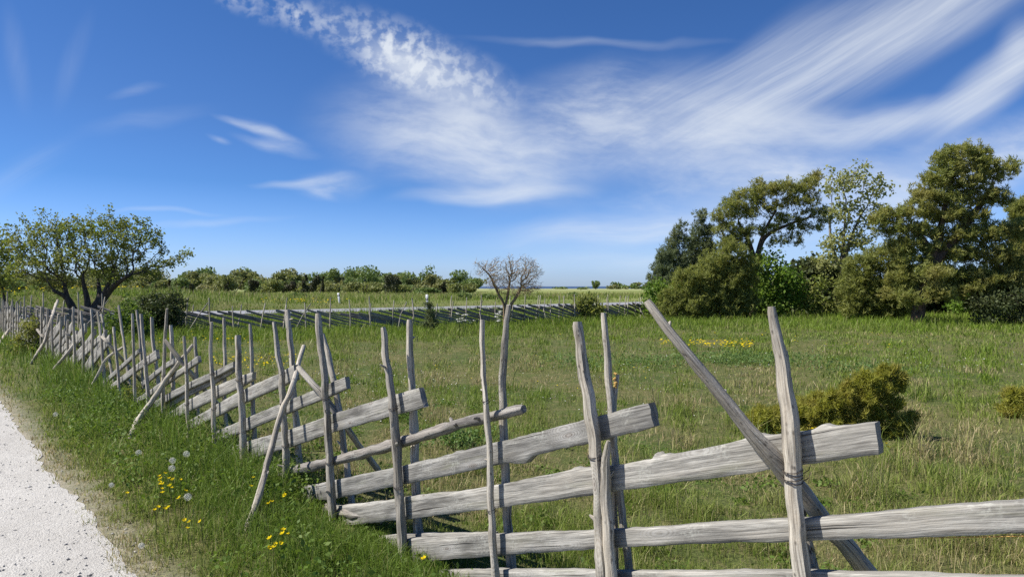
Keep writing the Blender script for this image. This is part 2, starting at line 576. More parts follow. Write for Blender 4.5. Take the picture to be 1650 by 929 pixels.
BK = [([(1263, 560), (1274, 700), (1286, 800), (1305, 880), (1318, 929)], [14, 18, 18, 18, 18]),
      ([(972, 500), (977, 560), (983, 630), (991, 727), (1004, 830), (1015, 929)], [9, 12, 14, 14, 15, 15]),
      ([(820, 488), (817, 540), (811, 620), (812, 700), (815, 790), (822, 880)], [10, 12, 14, 16, 17, 18]),
      ([(660, 512), (663, 600), (666, 680), (669, 760), (674, 840)], [12, 13, 15, 16, 17]),
      ([(519, 536), (530, 580), (545, 660), (555, 720), (563, 785)], [8, 11, 12, 12, 13]),
      ([(463, 497), (469, 560), (474, 640), (479, 700), (483, 745)], [9, 10, 10, 11, 11]),
      ([(403, 518), (405, 580), (407, 640), (410, 705)], [6, 7, 8, 9]),
      ([(361, 508), (363, 580), (361, 640), (366, 690)], [6, 6, 7, 7]),
      ([(314, 539), (316, 590), (318, 640)], [6, 7, 7]),
      ([(275, 521), (277, 560), (279, 640)], [6, 7, 7]),
      ([(244, 508), (248, 560), (253, 600)], [6, 7, 7]),
      ([(220, 497), (226, 563), (230, 610)], [4.5, 5, 5]),
      ([(191, 490), (200, 559), (206, 600)], [4.5, 5, 5]),
      ([(163, 504), (178, 590)], [4, 4.5]),
      ([(129, 520), (131, 580)], [4, 4.5]), ([(105, 506), (107, 580)], [4, 4.5]), ([(94, 504), (92, 570)], [4, 4.5])]
for i, (p, w) in enumerate(BK):
    BACK.append(post_from_px(p, .075, .085, w, sides=12 if i < 6 else 8, step=.03 if i < 6 else .06, twig=1 if i < 7 else 0))
pst, _, _ = post_from_px([(996, 600), (992, 633), (989, 660), (990, 720)], .11, .09, [7, 9, 10, 10], twig=0)
lc = MB(); s_, z_ = fence_sz(995, 612, .1)
for q in range(14):                         # orange lichen on the short stick
    c = fence_xyz(s_ + rnd.uniform(-.006, .008), .085 + rnd.uniform(-.004, .006), z_ + rnd.uniform(-.03, .03)) - FO
    lc.tube([c, c + np.array([-.003, -.004, .001])], [.006, .003], 6)
lc.build('lichen_and_lit_edge', M['lichen'], pst)
# the run carries on past both ends of the picture
for i in range(17):
    s = 18.0 + i * .62; r2 = random.Random(i)
    for o in (-.07, .08):
        p = fence_xyz(s + r2.uniform(-.2, .2), o, r2.uniform(.9, 1.3)); b = fence_xyz(s + r2.uniform(-.1, .1), o, -.12)
        fence_pole([p, b], [.016, .024], sides=7, step=.1)
for s in (-3.75, -4.5):
    for o in (-.07, .08):
        fence_pole([fence_xyz(s + rnd.uniform(-.05, .05), o, 1.5), fence_xyz(s, o, -.12)], [.02, .032], twig=1)


def plank(top, bot, o=0.0, th=.034, px=True, step=.025, mat='plank', name='plank', parent=FENCE, origin=FO, frame=fence_xyz, live=1.0, bumps=()):
    """top / bot: image points (or (s,z)) of the two long edges, first = high end"""
    _pid[0] += 1; k = _pid[0] * 7.77
    if px:
        top = [fence_sz(x, y, o) for x, y in top]; bot = [fence_sz(x, y, o) for x, y in bot]
    top = np.array(sorted(top)); bot = np.array(sorted(bot))
    s0 = (top[0, 0], bot[0, 0]); s1 = (top[-1, 0], bot[-1, 0])
    L = max(s1) - min(s0); n = max(8, int(L / step))
    f = np.linspace(0, 1, n)
    st = s0[0] + (s1[0] - s0[0]) * f; sb = s0[1] + (s1[1] - s0[1]) * f
    zt = np.interp(st, top[:, 0], top[:, 1]); zb = np.interp(sb, bot[:, 0], bot[:, 1])
    for bx, by, bh, bw in bumps:             # shards and knots on the upper edge
        zt = zt + bh * np.exp(-((st - fence_sz(bx, by, o)[0]) / bw) ** 2)
    m = 7                                   # points up the face
    ring = []; uvr = []; zc0 = (zt[0] + zb[0]) / 2; zc1 = (zt[-1] + zb[-1]) / 2
    for i in range(n):
        a = .004 * live
        zt[i] += a * (mnoise.noise((k, st[i] * 6, 0)) + .7 * mnoise.noise((k, st[i] * 21, 3)))
        zb[i] += a * (mnoise.noise((k, sb[i] * 7, 5)) + .9 * mnoise.noise((k, sb[i] * 24, 8)))
        row = []; uvw = []
        bow = .010 * mnoise.noise((k, st[i] * 1.3, 30))
        for side in (0, 1):
            for j in range(m):
                g = j / (m - 1); g = g if side == 0 else 1 - g
                edge = min(g, 1 - g)
                # a tight-radius edge and a barely hollow, split-surface face
                half = th * .5 * (1 if edge > .01 else .86) + .0022 * live * mnoise.noise((k, st[i] * 3, g * 14 + side * 40))
                oo = o + bow + (-half if side == 0 else half)
                gg = g if edge > .01 else (.0 if g < .5 else 1.0)
                if edge > .01: gg = .018 + .964 * (g - 1 / (m - 1)) / (1 - 2 / (m - 1))
                s = sb[i] + (st[i] - sb[i]) * gg; z = zb[i] + (zt[i] - zb[i]) * gg
                if i in (0, n - 1): s += .010 * mnoise.noise((k, gg * 9, i)) + .008 * mnoise.noise((k, gg * 31, side * 3 + i))
                row.append(frame(s, oo, z) - origin); uvw.append((s, z - (zc0 + (zc1 - zc0) * f[i]) + side * .4))
        row.append(row[0]); uvw.append((uvw[0][0], .8 + uvw[0][1]))
        ring.append(row); uvr.append(uvw)
    V = np.array(ring); w = V.shape[1]
    ii = np.arange(n - 1)[:, None] * w; jj = np.arange(w - 1)[None, :]
    Q = np.stack([ii + jj, ii + w + jj, ii + w + jj + 1, ii + jj + 1], -1).reshape(-1, 4)
    VV = V.reshape(-1, 3); UV = np.array(uvr).reshape(-1, 2)
    # end grain: quads between the two faces
    E = []
    base = len(VV)
    VV = np.vstack([VV, V[0, :-1], V[-1, :-1]])
    UV = np.vstack([UV, np.array(uvr)[0, :-1] * [4, 2], np.array(uvr)[-1, :-1] * [4, 2]])
    for q, e in ((0, base), (1, base + 2 * m)):
        for j in range(m - 1):
            a, b, c, d = e + j, e + j + 1, e + 2 * m - 2 - j, e + 2 * m - 1 - j
            E.append((a, b, c, d) if q == 0 else (d, c, b, a))
    mb = MB(); mb.add(VV, np.vstack([Q, np.array(E)]), None, UV)
    ob = mb.build(name, M[mat], parent, False)
    return ob


PL = [
    # top edge, bottom edge (high end first), offset, thickness
    ([(2000, 910), (1650, 928), (1395, 921), (1286, 918), (1023, 920), (946, 917), (804, 916), (700, 917)],
     [(2000, 978), (1650, 985), (1286, 970), (1000, 963), (700, 948)], 0, .036),
    ([(2000, 760), (1680, 803), (1567, 811), (1514, 817), (1427, 824), (1302, 833), (1174, 839), (1000, 852), (804, 859), (657, 867)],
     [(2000, 835), (1680, 857), (1489, 864), (1305, 869), (1143, 873), (1009, 880), (962, 883), (804, 894), (657, 905)], -.004, .036),
    ([(800, 857), (668, 859), (578, 862)], [(800, 884), (668, 886), (578, 884)], .036, .03),
    ([(1413, 679), (1355, 686), (1283, 697), (1218, 704), (1165, 716), (1071, 735), (1000, 749), (930, 755), (869, 767), (804, 780), (740, 791), (678, 796), (620, 806), (545, 814)],
     [(1420, 729), (1318, 744), (1249, 755), (1174, 766), (1000, 789), (962, 796), (804, 817), (740, 825), (657, 836), (545, 847)], 0, .04),
    ([(1051, 648), (965, 670), (888, 690), (830, 706), (791, 714), (740, 728), (653, 749), (540, 773), (494, 783)],
     [(1059, 686), (972, 709), (905, 723), (862, 733), (850, 746), (820, 745), (791, 751), (740, 762), (650, 780), (540, 803), (494, 806)], .002, .04),
    ([(678, 624), (639, 635), (537, 667), (480, 688), (398, 711), (368, 722)],
     [(687, 655), (643, 667), (537, 696), (480, 716), (400, 741), (368, 751)], 0, .034),
    ([(559, 607), (531, 618), (467, 645), (415, 666), (351, 694)],
     [(562, 626), (529, 640), (464, 666), (397, 694), (351, 711)], .004, .032),
    ([(477, 587), (449, 603), (392, 628), (348, 652), (307, 677)],
     [(480, 612), (459, 621), (392, 650), (348, 672), (307, 692)], 0, .034),
    ([(410, 599), (392, 604), (348, 622), (307, 643), (273, 665), (247, 678)],
     [(409, 612), (392, 622), (348, 643), (307, 662), (273, 678), (247, 690)], -.003, .034),
    ([(379, 582), (348, 597), (307, 615), (273, 633), (247, 648)],
     [(379, 592), (348, 608), (307, 626), (273, 645), (247, 660)], -.01, .034),
    ([(376, 590), (348, 603), (307, 624), (273, 642), (247, 656)],
     [(376, 600), (348, 617), (307, 637), (273, 656), (247, 669)], .03, .03),
    ([(320, 573), (300, 588), (245, 626), (216, 645)], [(322, 583), (300, 598), (245, 636), (216, 654)], 0, .034),
    ([(285, 575), (266, 586), (229, 615)], [(290, 583), (266, 594), (232, 622)], .035, .028),
    ([(253, 563), (232, 579), (193, 609), (165, 632)], [(255, 578), (223, 597), (193, 620), (165, 642)], 0, .036),
    ([(225, 561), (212, 573), (180, 602), (152, 628)], [(226, 568), (212, 580), (180, 610), (152, 635)], -.004, .03),
]
for i, (t_, b_, o_, th_) in enumerate(PL):
    pk = plank(t_, b_, o_, th_, step=.011 if i in (3, 4) else (.02 if i < 8 else .04), live=1.0 if i < 8 else .6, bumps={3: ((1061, 733, .022, .012), (1072, 733, .010, .02), (1331, 690, .016, .022), (930, 755, .008, .02), (1222, 704, .012, .03)), 4: ((741, 728, .008, .02),)}.get(i, ()))
    if i == 1:                                  # orange strip painting in the lit underside edge at the right-hand end
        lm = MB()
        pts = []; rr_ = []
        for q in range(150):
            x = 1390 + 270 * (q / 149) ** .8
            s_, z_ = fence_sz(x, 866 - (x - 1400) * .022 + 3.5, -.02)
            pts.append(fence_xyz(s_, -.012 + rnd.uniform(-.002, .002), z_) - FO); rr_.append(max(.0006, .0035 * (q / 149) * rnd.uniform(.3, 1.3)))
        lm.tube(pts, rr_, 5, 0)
        lm.build('lichen_and_lit_edge', M['lichen'], pk)

# the round rail of the fourth bay
LG = [(846, 658), (804, 668), (740, 684), (650, 711), (537, 743), (467, 760), (415, 775)]
P = []
for x, y in LG:
    s_, z_ = fence_sz(x, y, 0); P.append(fence_xyz(s_, .0, z_))
lg, Q_, R_ = fence_pole(P, [.022, .026, .029, .031, .032, .033, .034], name='round_rail', wob=.28, twig=6, mat='farwood')
# short grey stub rail at lower left and the pale split pole by the ground
for pts, r in (([(444, 757), (420, 764), (392, 772)], .034), ([(545, 776), (480, 786), (420, 786)], .014), ([(528, 818), (560, 826), (610, 832)], .045)):
    P = [fence_xyz(*(lambda q: (q[0], .015, q[1]))(fence_sz(x, y, .015))) for x, y in pts]
    fence_pole(P, [r, r * .95, r * .85], name='round_rail', twig=1, mat='farwood')
# further planks carry on the pattern
r2 = random.Random(3)
s = 7.7
while s < 27.5:
    L = r2.uniform(2.2, 3.1); hi = r2.uniform(.72, .95); lo = r2.uniform(.0, .1); hh = r2.uniform(.09, .17)
    a = (s, hi + hh / 2); b = (s + L, lo + hh / 2); c = (s, hi - hh / 2); d = (s + L, lo - hh / 2)
    plank([a, b], [c, d], r2.uniform(-.012, .012), .032, px=False, step=.16, live=.8)
    s += r2.uniform(.29, .42)
plank([(-3.45, 1.25), (-5.3, 1.75)], [(-3.45, 1.13), (-5.3, 1.63)], .0, .036, px=False)

# braces: (top px, o) ... (foot px, o)
BR = [
    ([(1040, 482, -.30), (1105, 566, -.24), (1170, 650, -.165), (1225, 712, -.10), (1262, 752, -.045), (1310, 812, .07), (1362, 880, .20), (1405, 932, .30), (1490, 1034, .50)], [14, 17, 20, 27, 33, 26, 28, 30, 30]),
    ([(490, 555, .12), (471, 623, -.06), (452, 668, -.16), (432, 740, -.30), (414, 805, -.43), (396, 856, -.53)], [6, 8, 9, 10, 11, 11]),
    ([(479, 590, -.09), (500, 614, -.05), (520, 637, .0), (550, 678, .10), (580, 720, .30), (612, 760, .52)], [9, 10, 10, 10, 9, 9]),
    ([(312, 554, .10), (290, 582, .0), (266, 612, -.09), (240, 652, -.28), (220, 682, -.45), (209, 706, -.60)], [5, 6, 8, 9, 9, 9]),
    ([(264, 546, -.12), (280, 566, -.06), (298, 590, .03), (318, 615, .2), (335, 634, .4)], [6, 7, 7, 7, 7]),
    ([(200, 558, .10), (173, 576, -.08), (158, 602, -.30), (139, 638, -.60)], [4, 5, 5, 5]),
    ([(163, 541, -.1), (174, 552, -.05), (186, 566, .06), (200, 582, .3)], [5, 5, 5, 5]),
    ([(120, 553, -.05), (104, 575, -.25), (84, 598, -.5), (76, 615, -.65)], [4, 5, 5, 5]),
    ([(105, 535, -.1), (112, 542, -.04), (122, 554, .1), (134, 566, .35)], [4, 5, 5, 5]),
    ([(93, 483, .3), (84, 510, .0), (73, 547, -.2), (60, 570, -.45), (49, 590, -.6)], [4, 5, 5, 5, 5]),
    ([(59, 530, -.1), (72, 545, -.02), (90, 562, .3)], [4, 4, 4]),
    ([(40, 510, .2), (12, 535, -.2), (-4, 558, -.7)], [4, 5, 5])]
for i, (pts, w) in enumerate(BR):
    P = []; R = []
    if i in (1, 3, 5, 7, 9, 11):
        g = on_ground(pts[-1][0], pts[-1][1], .03); of = fence_n(g[0], g[1]) - NF
        pts = [(x, y, o if o > 0 else o * of / pts[-1][2]) for x, y, o in pts]
    for (x, y, o), ww in zip(pts, w):
        s_, z_ = fence_sz(x, y, o); p = fence_xyz(s_, o, z_); P.append(p); R.append(.5 * ww * p[1] / F_PX)
    d = (P[-1] - P[-2]) / np.linalg.norm(P[-1] - P[-2])
    if P[-1][2] > -.05:
        P.append(P[-1] + d * (P[-1][2] + .08) / max(.15, -d[2])); R.append(R[-1])
    fence_pole(P, R, name='brace', wob=.2, twig=3 if i == 0 else (1 if i < 3 else 0), sides=12 if i < 3 else 8, step=.025 if i < 4 else .06)


# wire and withy ties that hold each pair of poles together
def tie(post, c0, r):
    mb = MB()
    for turn in range(2):
        pts = []
        for q in range(25):
            t = q / 24 * 2 * PI
            pts.append(c0 + np.array([math.cos(t) * r, math.sin(t) * r, .009 * turn + .006 * math.sin(t + turn)]) - FO)
        mb.tube(pts, .0015, 5)
    e = c0 + np.array([r, -r * .3, .0]) - FO
    mb.tube([e, e + np.array([.012, -.01, .012]), e + np.array([.018, -.012, .03])], .0012, 4)
    mb.build('wire_tie', M['wire'], post)


for i, ys in ((0, (762, 772)), (1, (735,)), (2, (824, 646)), (3, (784, 660)), (4, (640, 742)), (5, (652, 718)), (6, (612, 695)), (7, (602, 655)), (8, (600, 650)), (9, (606,)), (10, (585,))):
    ob, Q, rr = FRONT[i]
    for y in ys:
        zq = [fence_sz(0, 0, 0)]
        # find where the pole passes this picture row
        best = min(range(len(Q)), key=lambda k: abs((EYE - Q[k][2]) / Q[k][1] * F_PX + HZ - y))
        p = Q[best]
        tie(ob, p, rr[best] * 1.14)

# ------------------------------------------------------------------ ground, path, road, sea
def axis_coords(lo, hi, c, fine, n_f, grow):
    a = [c]; st = fine; k = 0
    while a[-1] < hi:
        k += 1; st = fine if k < n_f else st * grow
        a.append(min(hi, a[-1] + st))
    b = [c]; st = fine; k = 0
    while b[-1] > lo:
        k += 1; st = fine if k < n_f else st * grow
        b.append(max(lo, b[-1] - st))
    return np.array(b[:0:-1] + a)


gx = axis_coords(-2500, 2500, -1.0, .16, 70, 1.06)
gy = axis_coords(-120, 520, 6.0, .16, 60, 1.045)
GX, GY = np.meshgrid(gx, gy)
GZ = ground_h(GX, GY)
nx = len(gx); ny = len(gy)
ii = np.arange(ny - 1)[:, None] * nx; jj = np.arange(nx - 1)[None, :]
GQ = np.stack([ii + jj, ii + jj + 1, ii + jj + 1 + nx, ii + jj + nx], -1).reshape(-1, 4)


def ground_material():
    m, t, out = material('meadow_soil')
    pos = t.n('ShaderNodeNewGeometry').outputs['Position']
    n1 = t.noise(pos, .55, 5, .6); n2 = t.noise(pos, 6, 5, .65); n3 = t.noise(pos, 45, 4, .7)
    c = t.mixc(t.rng(n1, .38, .62), (.075, .11, .026), (.14, .135, .05))
    c = t.mixc(t.rng(n2, .5, .7, 0, .7), c, (.27, .21, .11))
    c = t.mixc(t.rng(n3, .42, .6, 0, .75), c, (.035, .042, .016))
    sep = t.n('ShaderNodeSeparateXYZ'); t.link(pos, sep.inputs[0])
    far = t.rng(sep.outputs[1], 40, 75)
    n4 = t.noise(t.mapping(pos, scale=(.35, 1, 1)), .09, 5, .6)
    fg = t.mixc(t.rng(n4, .35, .65), (.14, .19, .045), (.22, .22, .08))
    c = t.mixc(far, c, fg)
    strip = t.rng(sep.outputs[1], 210, 320)
    c = t.mixc(t.math('MULTIPLY', strip, .7), c, (.31, .32, .16))
    dt = t.n('ShaderNodeVectorMath', operation='DOT_PRODUCT'); t.link(pos, dt.inputs[0]); dt.inputs[1].default_value = (float(NRM[0]), float(NRM[1]), 0)
    edge = t.rng(t.math('ADD', dt.outputs['Value'], t.math('MULTIPLY', n2, -.5)), NP - .42, NP + .02, 1, 0)
    c = t.mixc(edge, c, t.mixc(n3, (.26, .22, .15), (.48, .44, .36)))
    principled(t, out, c, .95, t.bump(t.math('ADD', n2, t.math('MULTIPLY', n3, .5)), .8, .04), .1)
    return m


M['ground'] = ground_material()
setting(np_mesh('ground', np.stack([GX.ravel(), GY.ravel(), GZ.ravel()], -1), GQ, M['ground'], smooth=True))


def path_material():
    m, t, out = material('white_limestone_gravel')
    pos = t.n('ShaderNodeNewGeometry').outputs['Position']
    n1 = t.noise(pos, 1.3, 5, .6); n2 = t.noise(pos, 22, 5, .7); n3 = t.noise(pos, 130, 3, .7)
    vor = t.n('ShaderNodeTexVoronoi'); t.link(pos, vor.inputs['Vector']); vor.inputs['Scale'].default_value = 95
    rut = t.noise(t.mapping(pos, rot=(0, 0, math.radians(-41.4)), scale=(2.2, .18, 1)), 1.0, 3, .5)
    c = t.mixc(t.math('MULTIPLY', t.math('ADD', t.rng(n1, .35, .65), t.rng(rut, .35, .65)), .5), (.41, .39, .35), (.53, .51, .465))
    c = t.mixc(t.rng(n2, .3, .48, .45, 0), c, (.25, .24, .22))
    c = t.mixc(t.rng(n3, .33, .5, .6, 0), c, (.20, .19, .17))
    c = t.mixc(t.rng(vor.outputs['Distance'], .0, .5, .25, 0), c, (.60, .59, .56))
    h = t.math('ADD', t.math('MULTIPLY', n2, 1.0), t.math('MULTIPLY', n3, .4))
    h = t.math('ADD', h, t.math('MULTIPLY', vor.outputs['Distance'], -.35))
    principled(t, out, c, .95, t.bump(h, .9, .014), .1)
    return m


M['gravel'] = path_material()
sv = np.concatenate([np.arange(-14, -2, .2), np.arange(-2, 10, .04), np.arange(10, 60, .2)]); nv = 26
PV = []
for s in sv:
    e0 = NP - .03 + .05 * (float(fbm(s * 1.3, 3.0, 3)) - .5) * 2 + .05 * (float(vnoise(s * 8, 8.0)) - .5)
    e1 = NP - 3.1 + .12 * (float(fbm(s * 1.1, 40.0, 3)) - .5) * 2
    for j in range(nv):
        g = j / (nv - 1); n = e1 + (e0 - e1) * g
        p = BASE + DIR * s + NRM * (n - NF)
        z = .006 + .05 * (1 - (2 * g - 1) ** 2) + .012 * (float(fbm(p[0] * 3, p[1] * 3, 2)) - .5) * min(1, 8 * g * (1 - g))
        PV.append((p[0], p[1], max(z, gh(p[0], p[1]) + .004)))
ii = np.arange(len(sv) - 1)[:, None] * nv; jj = np.arange(nv - 1)[None, :]
setting(np_mesh('path', PV, np.stack([ii + jj, ii + jj + 1, ii + jj + 1 + nv, ii + jj + nv], -1).reshape(-1, 4), M['gravel'], smooth=True))


def path_z(n):
    g = (n - (NP - 3.1)) / 3.1
    return .006 + .05 * max(0, 1 - (2 * g - 1) ** 2)


# loose stones
SV = []; SQ = []
octa = np.array([(1, 0, 0), (0, 1, 0), (-1, 0, 0), (0, -1, 0), (0, 0, 1), (0, 0, -1)], float)
octf = np.array([(0, 1, 4), (1, 2, 4), (2, 3, 4), (3, 0, 4), (1, 0, 5), (2, 1, 5), (3, 2, 5), (0, 3, 5)])
for k in range(2800):
    Y = math.exp(rnd.uniform(math.log(2.6), math.log(11))); X = Y * rnd.uniform(-.86, -.3)
    n = fence_n(X, Y)
    if n > NP + .12 or n < NP - 3: continue
    if n > NP - .1 and rnd.random() < .4: continue
    a = abs(rnd.gauss(0, .0038)) + .0022
    V = octa * np.array([a * rnd.uniform(.8, 1.5), a * rnd.uniform(.8, 1.4), a * rnd.uniform(.5, .9)]) * (1 + .25 * rng.standard_normal((6, 1)))
    th = rnd.uniform(0, 6.28); c, s_ = math.cos(th), math.sin(th)
    V = V @ np.array([[c, s_, 0], [-s_, c, 0], [0, 0, 1]])
    SV.append(V + np.array([X, Y, path_z(n) + a * .2])); SQ.append(octf + 6 * len(SQ))


def stone_material():
    m, t, out = material('limestone_chips')
    r = t.n('ShaderNodeNewGeometry').outputs['Random Per Island']
    principled(t, out, t.mixc(r, (.26, .25, .23), (.56, .54, .50)), .9)
    return m


st = np_mesh('gravel', np.vstack(SV), np.vstack(SQ), stone_material(), smooth=True)
tag(st, 'loose pale limestone chips scattered on the white path', 'gravel', None, 'stuff')


def road_material():
    m, t, out = material('worn_grey_asphalt')
    pos = t.n('ShaderNodeNewGeometry').outputs['Position']
    n1 = t.noise(pos, .5, 4); n2 = t.noise(pos, 40, 3)
    c = t.mixc(n1, (.20, .20, .21), (.27, .27, .28)); c = t.mixc(t.rng(n2, .3, .7, 0, .3), c, (.15, .15, .155))
    principled(t, out, c, .9, t.bump(n2, .3, .01))
    return m


RX = np.arange(-70, 100, 1.0)
RV = []
for x in RX:
    for f in np.linspace(0, 1, 7):
        y = float(road_near(x)) * (1 - f) + float(road_far(x)) * f
        RV.append((x, y, .125 + .05 * (1 - (2 * f - 1) ** 2)))
ii = np.arange(len(RX) - 1)[:, None] * 7; jj = np.arange(6)[None, :]
rq = np.stack([ii + jj, ii + 7 + jj, ii + 7 + jj + 1, ii + jj + 1], -1).reshape(-1, 4)
road = setting(np_mesh('road', RV, rq, road_material(), smooth=True))
for f0 in (.06, .92):
    V = []
    for x in RX:
        for f in (f0, f0 + .022):
            y = float(road_near(x)) * (1 - f) + float(road_far(x)) * f
            V.append((x, y, .131 + .05 * (1 - (2 * f - 1) ** 2)))
    k = np.arange(len(RX) - 1) * 2
    np_mesh('edge_line', V, np.stack([k, k + 2, k + 3, k + 1], -1), M['white'], road)


def sea_material():
    m, t, out = material('deep_blue_sea')
    pos = t.n('ShaderNodeNewGeometry').outputs['Position']
    n1 = t.noise(t.mapping(pos, scale=(.3, 1, 1)), .12, 4)
    p = principled(t, out, (.012, .035, .085), .35, t.bump(n1, .6, 1.5), .4)
    return m


setting(np_mesh('sea', [(-26000, 380, -3.2), (26000, 380, -3.2), (26000, 26000, -3.2), (-26000, 26000, -3.2)], np.array([[0, 1, 2, 3]]), sea_material()))

# ------------------------------------------------------------------ grass
def far_fence_d(x, y):
    return y - far_fence_y(x)


DRY = [(on_ground(px, py), r) for px, py, r in ((900, 775, .45), (1230, 775, .40), (600, 700, .5), (690, 720, .45), (860, 735, .4), (1130, 770, .35), (1000, 700, .5), (1560, 700, .7), (1230, 600, 1.2), (700, 580, 1.4), (880, 610, 1.1), (1330, 880, .3))]


def blade_spec(x, y, kind):
    """height, tone, keep"""
    n = fence_n(x, y); d = np.hypot(x, y)
    e = n - NP + .16 * (fbm(x * 2.2, y * 2.2, 3) - .5) * 2
    k = y - road_far(x); kn = y - road_near(x)
    clump = fbm(x * 2.6, y * 2.6, 3); big = fbm(x * .45 + 3, y * .45, 3)
    dry = fbm(x * .8 + 50, y * .8 + 20, 4)
    # verge
    hv = .05 + .11 * sm(.08, .5, e) + .15 * sm(.45, 1.0, e)
    tv = .95 - .65 * sm(.0, .25, e) - .26 * sm(.2, .7, e)
    # meadow
    lush = np.maximum(sm(-9, -2.5, far_fence_d(x, y)) * (np.abs(x) < 14), sm(22, 27, y) * (x > 6) * .8)
    lush = lush * (k < 0)
    right = sm(1.0, 3.5, x) * (1 - sm(7, 12, y))
    hm = (.03 + .12 * sm(.25, .75, clump)) * (1 + .25 * right) + .24 * lush
    tm = .05 + .8 * sm(.48, .62, dry) * (1 - .7 * sm(9, 19, y)) + .18 * (1 - sm(5, 12, y)) + .13 * sm(.45, .65, big)
    tm = tm + .10 * right + .22 * right * sm(.4, .6, fbm(x * 1.7 + 9, y * 1.7, 3))
    for q, r_ in DRY:
        w_ = np.exp(-((x - q[0]) ** 2 + (y - q[1]) ** 2) / r_ ** 2) * sm(.3, .6, clump + .15)
        tm = tm + .7 * w_; hm = hm * (1 - .5 * w_)
    tm = tm * (1 - .8 * lush)
    w = sm(NF - .1, NF + .35, n)
    h = hv * (1 - w) + hm * w; t = tv * (1 - w) + tm * w
    # foot of the fence grows lush
    foot = np.exp(-((n - NF) / .28) ** 2)
    s_ = fence_s(x, y)
    h = h + .08 * foot * (n < NF + .4) * sm(.8, 2.0, s_); t = t * (1 - .6 * foot)
    h = h * (1 - .6 * np.exp(-((n - NF + .05) / .30) ** 2) * (1 - sm(.9, 1.7, s_)))
    # beyond the road
    bank = sm(.3, 3, k)
    h = h * (1 - bank) + (.14 + .12 * clump + (.2 + .25 * clump) * sm(4, 12, k)) * bank
    t = t * (1 - bank) + (.10 + .35 * sm(.5, .68, dry)) * bank
    strip = sm(8, 22, k)
    t = np.where(strip > 0, t + .25 * strip, t)
    keep = ((e > -.10) | ((e > -.45) & (fbm(x * 5 + 3, y * 5, 2) > .60))) & ~((k < .5) & (kn > -.6)) & (n > NP - .1)
    edge = (e < .12) & (rng.random(x.shape) > .6 + 3 * e)
    # other side of the path
    o2 = n < NP - 3.2
    h = np.where(o2, .15, h); t = np.where(o2, .2, t)
    return h * (.55 + .75 * clump), np.clip(t, 0, 1), (keep & ~edge) | o2


def grass_blades(N, ylo, yhi, xlo, xhi, w0, filt=None, tall=1.0, tilt=.45):
    Y = np.exp(rng.uniform(math.log(ylo), math.log(yhi), N)); X = Y * rng.uniform(xlo, xhi, N)
    # gather into tufts
    h, t, keep = blade_spec(X, Y, 0)
    cell = np.maximum(.12, Y * .02)
    keep &= rng.random(N) < .25 + 1.3 * sm(.3, .7, vnoise(X / cell, Y / cell)) + (Y > 20)
    if filt is not None: keep &= filt(X, Y)
    X, Y, h, t = X[keep], Y[keep], h[keep], t[keep]
    n = len(X)
    h = h * tall * rng.uniform(.45, 1.25, n)
    d = np.hypot(X, Y)
    h = np.maximum(h, .0012 * d)
    w = w0 * np.maximum(1, d / 4.0) ** .92 * rng.uniform(.6, 1.3, n)
    w = np.minimum(w, h * .5)
    Z = ground_h(X, Y) - .005
    th = rng.uniform(0, 2 * PI, n); lean = np.abs(rng.normal(0, tilt, n)) * h
    ld = rng.uniform(0, 2 * PI, n)
    lx, ly = np.cos(ld) * lean, np.sin(ld) * lean
    bx, by = np.cos(th) * w * .5, np.sin(th) * w * .5
    B = np.stack([X, Y, Z], -1)
    S = np.stack([bx, by, np.zeros(n)], -1)
    mid = B + np.stack([lx * .30, ly * .30, h * .58], -1)
    tip = B + np.stack([lx, ly, h * np.clip(1 - (lean / (h + 1e-6)) ** 2 * .25, .45, 1)], -1)
    V = np.stack([B - S, B + S, mid + S * .75, mid - S * .75, tip], 1).reshape(-1, 3)
    i = np.arange(n)[:, None] * 5
    Q = i + np.array([[0, 1, 2, 3]]); T = i + np.array([[3, 2, 4]])
    # individual dead blades
    tone = np.where(rng.random(n) < .10 + .5 * t, np.clip(t + rng.uniform(.1, .6, n), 0, 1), t * .5)
    verge_dim = sm(NP + .25, NP + .7, fence_n(X, Y)) * (1 - sm(NF, NF + .4, fence_n(X, Y)))
    return V, Q, T, np.repeat(tone, 5), np.repeat(verge_dim, 5)


def grass_object(name, label, *a, **k):
    V, Q, T, tone, verge_dim = grass_blades(*a, **k)
    o = np_mesh(name, V, [Q, T], M['grass'], attrs={'tone': tone, 'verge_dim': verge_dim})
    tag(o, label, 'grass', None, 'stuff')
    return o


verge = lambda x, y: fence_n(x, y) < NF + .15
field = lambda x, y: fence_n(x, y) >= NF + .15
grass_object('verge_grass', 'lush green grass on the verge between the path and the near fence', 380000, 2.2, 30, -.88, .75, .0042, verge, tilt=.75)
grass_object('meadow_grass', 'short green and straw coloured grass of the meadow behind the fence', 460000, 2.0, 46, -.86, .86, .0036, field, tilt=.65)
grass_object('bank_grass', 'rough grass of the road bank and the fields beyond the road', 90000, 32, 130, -.84, .84, .0040, lambda x, y: y > road_near(x))
grass_object('tussock_grass', 'coarser longer tussocks of grass standing out of the short meadow', 150000, 2.0, 20, -.84, .86, .0040,
             lambda x, y: field(x, y) & (vnoise(x * 4.2 + 7, y * 4.2) > .70) & (fbm(x * .6, y * .6 + 30, 2) > .40), tall=2.0, tilt=.8)
# scattered taller seed stalks, pale and thin
grass_object('straw_stalks', 'thin pale dry stalks standing among the meadow grass', 7000, 2.2, 22, -.8, .86, .0026,
             lambda x, y: (fence_n(x, y) > NF + .1) & (fbm(x * .7, y * .7, 2) > .48), tall=1.9, tilt=.9)


